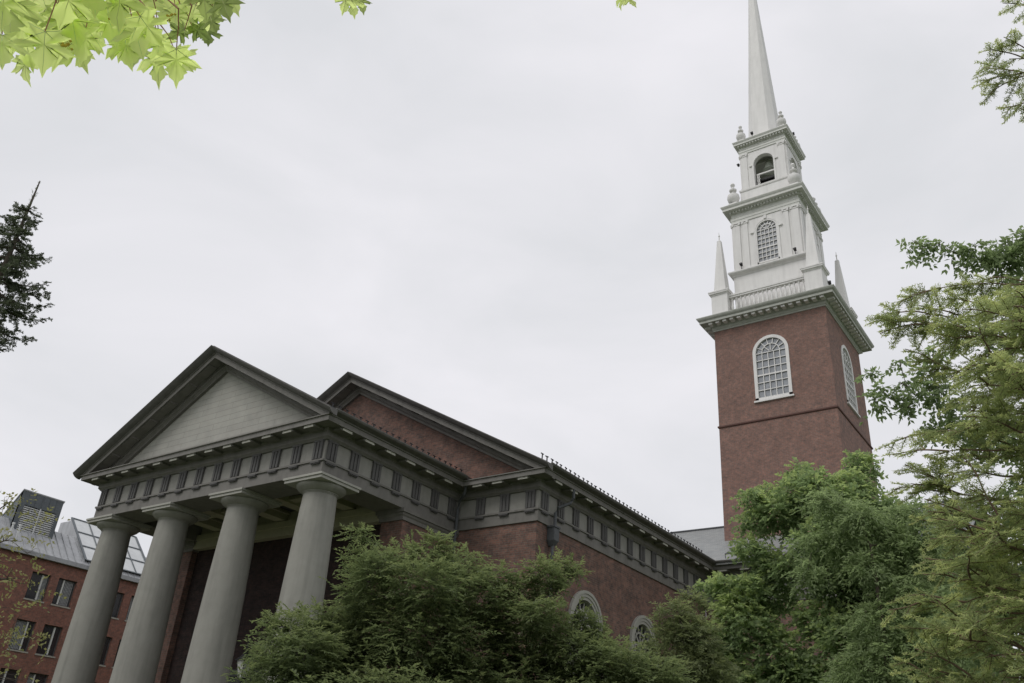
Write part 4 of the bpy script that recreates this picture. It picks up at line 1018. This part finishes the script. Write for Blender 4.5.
# conifers -----------------------------------------------------------
def sprays(curves, tw_gap, tw_len, nd_gap, nd_len, nd_w, rng, sub=True, plane_up=.9, tiplight=.5, subgap=.03, droopy=.2, side_ang=.9, fuzz=0.25):
    """needle foliage on branch curves (arrays of points). flat fronds: branchlets both sides, twiglets, needles. returns V,tint,twig segments"""
    A = []; Dd = []; NN = []; TT_ = []; segs = []
    for pts in curves:
        pts = np.array(pts); seg = np.linalg.norm(np.diff(pts, axis=0), axis=1); L = seg.sum(); cum = np.concatenate([[0], np.cumsum(seg)])
        n = max(3, int(L/tw_gap))
        for i in range(n):
            t = (i+rng.random()*.6)/n
            if t < .12: continue
            s_ = t*L; k = min(len(seg)-1, np.searchsorted(cum, s_)-1 if s_ > 0 else 0); k = max(0, k)
            p = pts[k]+(pts[k+1]-pts[k])*((s_-cum[k])/seg[k]); d = (pts[k+1]-pts[k])/seg[k]
            up_ = np.array([0, 0, 1.0])*plane_up+rng.normal(size=3)*fuzz
            side = np.cross(d, up_); side /= np.linalg.norm(side)+1e-9
            for sg_ in (-1, 1):
                if rng.random() < .12: continue
                bl = tw_len*(1.05-t*.75)*(.6+.6*rng.random())*min(1, .35+t*2.2)
                bd = d*(.55+.35*t)+side*sg_*side_ang+rng.normal(size=3)*.13; bd /= np.linalg.norm(bd)
                q1 = p+bd*bl+np.array([0, 0, -droopy])*bl
                segs.append((p, q1))
                tint = .30+.25*t+.12*rng.normal()
                if sub:
                    m = max(2, int(bl/subgap)); side2 = np.cross(bd, up_); side2 /= np.linalg.norm(side2)+1e-9
                    for j in range(m):
                        u = (j+.5)/m; pp = p+(q1-p)*u
                        for s2 in (-1, 1):
                            l2 = bl*.34*(1.1-u)*(.7+.5*rng.random())+.012; d2 = bd*.7+side2*s2*.75+rng.normal(size=3)*.12; d2 /= np.linalg.norm(d2)
                            A.append(pp); Dd.append(d2*l2); NN.append(up_); TT_.append(tint+tiplight*(u-.4))
                A.append(p); Dd.append(q1-p); NN.append(up_); TT_.append(tint+tiplight*.3)
    A = np.array(A); Dd = np.array(Dd); NN = np.array(NN); TT_ = np.array(TT_)
    L = np.linalg.norm(Dd, axis=1); cnt = np.maximum(2, (L/nd_gap).astype(int)); idx = np.repeat(np.arange(len(A)), cnt)
    off = np.concatenate([[0], np.cumsum(cnt)[:-1]]); u = (np.arange(len(idx))-np.repeat(off, cnt)+.5)/np.repeat(cnt, cnt)
    P = A[idx]+Dd[idx]*u[:, None]; d = nz(Dd[idx]); nn = nz(NN[idx]+rng.normal(size=(len(idx), 3))*.25); s = nz(np.cross(d, nn))
    Vs = []; Ts = []
    for sg_ in (-1, 1):
        nd = nz(d*.7+s*sg_*.8+rng.normal(size=(len(idx), 3))*.2); w_ = nz(np.cross(nd, nn))
        Ln = nd_len*(.75+.5*rng.random(len(idx)))[:, None]
        Vs.append(np.stack([P-w_*nd_w*.5, P+nd*Ln*.6-w_*nd_w*.5, P+nd*Ln, P+w_*nd_w*.5+nd*Ln*.05], 1)); Ts.append(np.clip(TT_[idx]+.25*(u-.5)*tiplight, 0, 1))
    return np.concatenate(Vs), np.concatenate(Ts), segs
def ray_branch(a, b, sag=.1, n=10, rng=random, wob=.03):
    a = np.array(a, float); b = np.array(b, float); L = np.linalg.norm(b-a); w1 = np.array([rng.uniform(-1, 1) for _ in range(3)])*wob*L
    return [a+(b-a)*(i/n)+np.array([0, 0, 1])*sag*L*math.sin(math.pi*i/n*.9)+w1*math.sin(2*math.pi*i/n) for i in range(n+1)]
# hemlock near the viewer at the right
rh = random.Random(21); rngh = np.random.default_rng(21)
h = 7.5; hb = pt(1310, 500, h+.6); HT = empty('hemlock_tree', (hb[0], hb[1], 0), 'feathery needle tree with pale green tips filling the lower right', 'tree')
tb = MB(); ttop = pt(1240, -160, h+.6); tpts = [np.array([hb[0], hb[1], 0])*(1-t)+np.array([hb[0], hb[1], ttop[2]])*t for t in np.linspace(0, 1, 14)]
tb.tube(tpts, [.19*(1-.8*t)+.01 for t in np.linspace(0, 1, 14)], 12)
def trunk_at(z): return np.array([hb[0], hb[1], z])
curves = []
tips = [(880,335,7.0,1),(890,322,7.1,1),(905,318,7.0,1),(918,306,7.1,1),(925,325,6.9,1),(945,300,7.0,1),(940,345,6.9,1),(915,360,7.4,1),(930,372,7.3,1),(920,470,7.3,1),(940,455,7.2,1),(930,485,7.4,1),(945,478,7.1,1),(905,300,7.5,1),(870,324,7.0,1.7),(884,314,7.2,1.6),(899,304,7.4,1.5),(934,290,7.3,1.2),(957,291,7.4,1.1),(971,286,7.3,1.0),(992,277,7.2,.9),(915,335,7.1,1.5),(935,330,6.9,1.3),(905,350,7.3,1.4),(925,315,7.2,1.3),(960,318,7.0,1.2),(985,305,7.0,1.0),(1010,300,7.2,.9),
        (889,445,7.6,1.6),(893,456,7.3,1.6),(911,485,7.4,1.4),(893,491,7.6,1.5),(925,435,7.5,1.3),(905,465,7.8,1.4),(930,460,7.4,1.3),(945,440,7.2,1.2),(950,380,7.0,1.2),(970,360,7.2,1.1),(955,400,7.4,1.2),(985,385,6.9,1.1),(1000,410,7.2,1.0),(975,425,7.0,1.1),(960,345,7.4,1.1),(1005,350,6.8,1.0),(990,330,7.4,1.0),
        (889,611,6.6,1.7),(900,600,6.8,1.6),(924,576,6.9,1.4),(905,630,6.7,1.6),(915,650,6.5,1.5),(895,660,6.9,1.6),(935,600,6.6,1.3),(950,560,7.0,1.2),(930,540,7.3,1.4),(915,520,7.5,1.4),(945,510,7.2,1.3),(970,490,7.0,1.2),(990,520,6.8,1.1),(1010,550,6.6,1.0),(975,590,6.6,1.2),(1000,620,6.4,1.1),(960,640,6.4,1.2),(930,670,6.5,1.4),(985,660,6.3,1.1),(1015,480,7.2,.9),(1000,450,7.0,1.0),(960,465,7.4,1.2),(940,490,7.6,1.3),(925,560,7.4,1.4),(950,620,7.0,1.3),(905,690,6.8,1.5),(960,690,6.4,1.2),(1010,690,6.2,1.0),(1015,590,7.2,1.0),(980,550,7.4,1.2),
        (982,68,7.0,1.0),(980,85,7.1,1.0),(986,48,7.2,1.0),(1000,110,6.9,.8),(1004,38,7.1,.8),(990,95,7.0,.9),(1015,75,6.9,.7),(1010,60,7.3,.7),(1003,4,7.2,.9),(1020,115,7.0,.6)]
def inpoly(x, y, P_):
    c_ = False
    for i in range(len(P_)):
        (x0, y0), (x1, y1) = P_[i], P_[i-1]
        if (y0 > y) != (y1 > y) and x < (x1-x0)*(y-y0)/(y1-y0)+x0: c_ = not c_
    return c_
REG = [(935,318),(975,300),(1005,285),(1060,275),(1120,300),(1120,720),(915,720),(925,650),(912,615),(940,590),(935,560),(930,520),(915,505),(940,480),(950,455),(965,440),(955,400),(962,370),(940,345)]
while len(tips) < 330:
    x, y_ = rh.uniform(900, 1120), rh.uniform(270, 720)
    if inpoly(x, y_, REG): tips.append((x, y_, rh.uniform(6.0, 8.0), 1))
for k in range(26): tips.append((rh.uniform(1055, 1200), rh.uniform(-60, 130), rh.uniform(6.6, 8.0), 1))
hn = [(trunk_at(z), 0) for z in np.arange(1.2, ttop[2]-.2, .15)]
order = sorted([(np.linalg.norm((pt(px, py, hh)-trunk_at(0))[:2]), px, py, hh) for px, py, hh, _ in tips])
for _, px, py, hh in order:
    tip = pt(px, py, hh); best = None
    for q, dp_ in hn:
        v = tip-q; L = np.linalg.norm(v)
        if L < .35: continue
        hor = np.hypot(q[0]-hb[0], q[1]-hb[1]); back = max(0, hor-np.hypot(tip[0]-hb[0], tip[1]-hb[1])+.15)
        cost = L+1.6*abs(v[2]-.15*L)*.6+back*3+.12*dp_
        if best is None or cost < best[0]: best = (cost, q, dp_)
    _, q, dp_ = best
    c = ray_branch(q, tip, .06+rh.uniform(-.03, .04), 12, rh); curves.append(c)
    for k in (4, 6, 8, 10): hn.append((c[k], dp_+1))
for k in range(46):   # boughs on the far and hidden sides, so that the tree is whole
    z = 1.8+k*.17; a = rh.uniform(0, 2*math.pi); L = 1.9*(1.1-z/11)
    if math.cos(a-math.atan2(CAM[1]-hb[1], CAM[0]-hb[0])) > .2: continue
    b_ = trunk_at(z); curves.append(ray_branch(b_, b_+np.array([math.cos(a)*L, math.sin(a)*L, .5]), .05, 10, rh))
for c in curves:
    L = np.linalg.norm(c[-1]-c[0]); tb.tube(c, [.0035+(.002+.006*min(L, 2))*(1-i/(len(c)-1)) for i in range(len(c))], 6)
V, ti, segs = sprays([c[1:] for c in curves],   .085, .34, .013, .026, .0085, rngh, sub=True, subgap=.032, tiplight=.75, droopy=.20, fuzz=.35)
for a, b in segs: tb.tube([a, b], [.004, .0015], 3)
tb.build('trunk', m_twig, HT, smooth=True)
print('hemlock needles', len(V))
leaf_obj('crown', V, ti, m_l_hem, HT)

# spruce at the left
rs_ = random.Random(31); rngs = np.random.default_rng(31)
h = 24; apex_ = pt(40, 181, h); SP = empty('spruce_tree', (apex_[0], apex_[1], 0), 'dark spruce with a bare leading shoot against the sky at left', 'tree')
tb = MB(); H_ = apex_[2]; tb.tube([(apex_[0], apex_[1], z) for z in np.linspace(0, H_, 16)], [.26*(1-t)**.9+.015 for t in np.linspace(0, 1, 16)], 10)
curves = []; z = H_-.95
while z > H_-10.5:
    dd = H_-z; L = min(.16+.42*(dd-.6)**.9, 1.35) if dd < 4.7 else .85
    for k in range(5 if dd < 2.5 else 6):
        a = rs_.uniform(0, 2*math.pi); l = L*rs_.uniform(.65, 1.15); b_ = np.array([apex_[0], apex_[1], z+rs_.uniform(-.1, .1)])
        c = []
        for i in range(9):
            t = i/8; c.append(b_+np.array([math.cos(a), math.sin(a), 0])*l*t+np.array([0, 0, 1])*l*(-.38*t+.42*t**3))
        curves.append(c)
    z -= .33
for c in curves: tb.tube(c, [.03*(1-.8*i/8) for i in range(9)], 5)
tb.build('trunk', m_bark, SP, smooth=True)
V, ti, segs = sprays(curves, .085, .40, .03, .055, .024, rngs, sub=True, subgap=.075, tiplight=.2, droopy=.35, fuzz=.5)
# leader shoots stay bare but bristly
LV, Lt, _ = sprays([[apex_-np.array([0, 0, 1.6])+np.array([0, 0, 1])*.4*i for i in range(5)]], .14, .22, .03, .05, .02, rngs, sub=False, side_ang=.5, droopy=-.5)
leaf_obj('crown', np.concatenate([V, LV]), np.concatenate([ti, Lt]), m_l_spr, SP)

# ------------------------------------------------------------------ maple branch overhead (real lobed leaves)
OUT = [(0,.02),(.05,-.02),(.16,-.09),(.30,-.13),(.24,-.02),(.30,.03),(.44,.06),(.33,.12),(.20,.15),(.30,.22),(.40,.25),(.56,.42),(.44,.41),(.40,.50),(.30,.42),(.17,.34),(.12,.36),(.15,.50),(.24,.56),(.17,.62),(.15,.72),(.06,.80),(0,1.0)]
OUT = OUT+[(-x, y) for x, y in reversed(OUT[1:-1])]
def maple_leaf(V, Fs, P, ax_tip, nrm, size, rr, veins=None):
    t = ax_tip/np.linalg.norm(ax_tip); s = np.cross(t, nrm); s /= np.linalg.norm(s); n = np.cross(s, t); b = len(V)
    cur = rr.uniform(-.3, .3); fold = rr.uniform(.05, .3); asym = rr.uniform(.88, 1.12)
    def pos(x, y):
        z = -cur*(y-.3)**2-fold*abs(x)*.6+.16*math.sin(x*9+y*7+cur*20)*abs(x)+.05*math.sin(y*11+cur*30)
        return P+size*(s*x*asym*1.12+t*(y)+n*z)
    V.append(pos(0, .28)); loop = []
    for x, y in OUT: V.append(pos(x+rr.uniform(-.012, .012), y+rr.uniform(-.012, .012)))
    m = len(OUT)
    for i in range(m): Fs.append((b, b+1+i, b+1+(i+1) % m))
    if veins is not None:
        for ex, ey in ((0, .92), (.48, .38), (-.48, .38), (.26, -.08), (-.26, -.08)):
            q = [pos(ex*t_, .02+(ey-.02)*t_)+n*.0012*0+n*.001 for t_ in (0, .35, .7, 1)]; veins.tube(q, [.0011, .0008, .0006, .0003], 3)
rm = random.Random(9)
mt_base = (CAM[0]-4.2, CAM[1]-2.2, 0)
MT = empty('maple_tree', mt_base, 'maple with large bright lobed leaves hanging into the top left corner', 'tree')
V = []; Fs = []; tint = []; twigs = MB()
placed = []
L_ = [(2,52,34,5,.8),(18,30,44,-10,.7),(28,50,36,10,.85),(44,52,40,0,.9),(62,48,44,-25,.85),(74,30,44,15,.9),(82,58,40,25,.8),(10,18,40,0,.5),(48,14,44,20,.75),(66,8,40,-20,.7),(88,14,44,0,.8),(100,35,34,-30,.85),(112,28,44,10,.9),(124,36,46,-15,.95),(138,40,40,20,.9),(118,10,40,0,.6),(140,14,38,15,.75),(132,56,30,5,.6),(150,30,34,30,.9),(158,52,34,-5,.9),(158,70,36,-6,1.0),(176,66,36,6,1.0),(184,62,26,40,1.0),(128,54,34,5,.95),(82,46,38,-10,.8),(176,22,34,0,.9),(190,20,34,-15,.95),(165,8,30,30,.4),(176,34,20,-60,.0),(185,6,28,0,.9),(205,4,28,10,.3),(216,12,28,-10,.35),(226,10,30,15,.25),(208,38,22,10,.0),(200,32,22,50,.1),(232,2,24,30,.3),(214,26,22,20,.15),(345,4,20,-5,.45),(353,7,20,0,.4),(362,5,18,12,.35),(622,2,22,0,.75),(632,2,16,35,.8),(25,70,26,5,.6),(3,12,36,0,.6),(60,28,36,5,.4),(95,0,40,0,.7),(150,0,36,0,.6)]
for i in range(26):
    px = rm.uniform(-180, 700); 
    L_.append((px, rm.uniform(-190, -60), rm.uniform(30, 44), rm.uniform(-40, 40), rm.uniform(.3, .9)))
nodes = []; veins = MB()
tip_dn = -_u2
for px, py, sz, ang, sh in L_:
    hh = rm.uniform(1.75, 2.35); C_ = pt(px, py, hh); dist = np.linalg.norm(C_-CAM); size = sz*.98*dist/F/1.0
    a = R(ang+rm.uniform(-8, 8)); tdir = tip_dn*math.cos(a)+_r2*math.sin(a)
    tocam = CAM-C_; tocam /= np.linalg.norm(tocam); nrm = tocam*1.0+np.array([rm.gauss(0, .33) for _ in range(3)])
    tdir = tdir+tocam*rm.uniform(-.35, .35); P0 = C_-tdir*size*.45
    n0 = len(V); maple_leaf(V, Fs, P0, tdir, nrm, size, rm, veins if py > -30 else None); tint += [min(1, sh*1.05)]*(len(V)-n0)
    e_ = P0-tdir*size*rm.uniform(.5, .9)+np.array([rm.gauss(0, .02), rm.gauss(0, .02), .03])
    twigs.tube([P0+tdir*size*.0, (P0+e_)/2+np.array([0, 0, .01]), e_], [.0014, .0014, .002], 5, 1)
    nodes.append(e_)
me = bpy.data.meshes.new('crown'); off = np.array(mt_base); nb = len(V); nf = len(Fs)
V = [np.array(v) for v in V]+[np.array(v) for v in veins.v]; Fs = Fs+[tuple(nb+i for i in f) for f in veins.f]; tint += [1.0]*(len(V)-len(tint))
me.from_pydata([tuple(v-off) for v in V], [], Fs)
a = me.attributes.new('tint', 'FLOAT', 'POINT'); a.data.foreach_set('value', tint); me.materials.append(m_l_map)
m_vein = mat('leaf_vein', (.62, .68, .32), .6, .1, 5); me.materials.append(m_vein)
me.polygons.foreach_set('material_index', [0]*nf+[1]*(len(Fs)-nf))
for p in me.polygons: p.use_smooth = True
o = bpy.data.objects.new('crown', me); COL.objects.link(o); o.parent = MT
# twigs gather to boughs, boughs to the trunk behind the viewer
top = np.array([mt_base[0], mt_base[1], 6.5]); twigs.tube([(mt_base[0], mt_base[1], z) for z in (0, .4, 1.5, 3, 4.6, 6.5)], [.27, .2, .18, .16, .13, .09], 12)
bough = [(-60, -60), (40, -60), (130, -40), (220, -50), (350, -60), (480, -70), (620, -60), (700, -90)]
prev = top-np.array([0, 0, 1.5]); bp_ = []
for i, (px, py) in enumerate(bough):
    q = pt(px, py, 2.25)+np.array([0, 0, .1]); bp_.append(q)
start = [top-np.array([0, 0, 2.2]), (top-np.array([0, 0, 1.8]))*.5+bp_[0]*.5+np.array([0, 0, .3])]
pts = start+bp_; twigs.tube(pts, [.06-.055*i/(len(pts)-1) for i in range(len(pts))], 8, 1)
for e_ in nodes:
    d = [np.linalg.norm(e_-b) for b in bp_]; b = bp_[int(np.argmin(d))]
    m_ = (e_+b)/2+np.array([rm.gauss(0, .03), rm.gauss(0, .03), .04]); twigs.tube([e_, m_, b], [.0022, .003, .005], 5, 1)
twigs.build('trunk', [m_bark, m_rtwig], MT, smooth=True)
# small greenish-yellow flower tassels in the leaves
for px, py in ((55,42),(66,44),(122,21),(150,20),(170,16)):
    fl = MB(); c0_ = pt(px, py, 1.95)
    for k in range(12):
        c = pt(px+rm.gauss(0, 4), py+rm.gauss(0, 3), 1.95); fl.tube([c0_, c], [.0006, .0006], 3); fl.lathe(tuple(c), [(.001, -.004), (.004, 0), (.001, .004)], 6)
    fl.build('flower_cluster', m_bloom, MT)
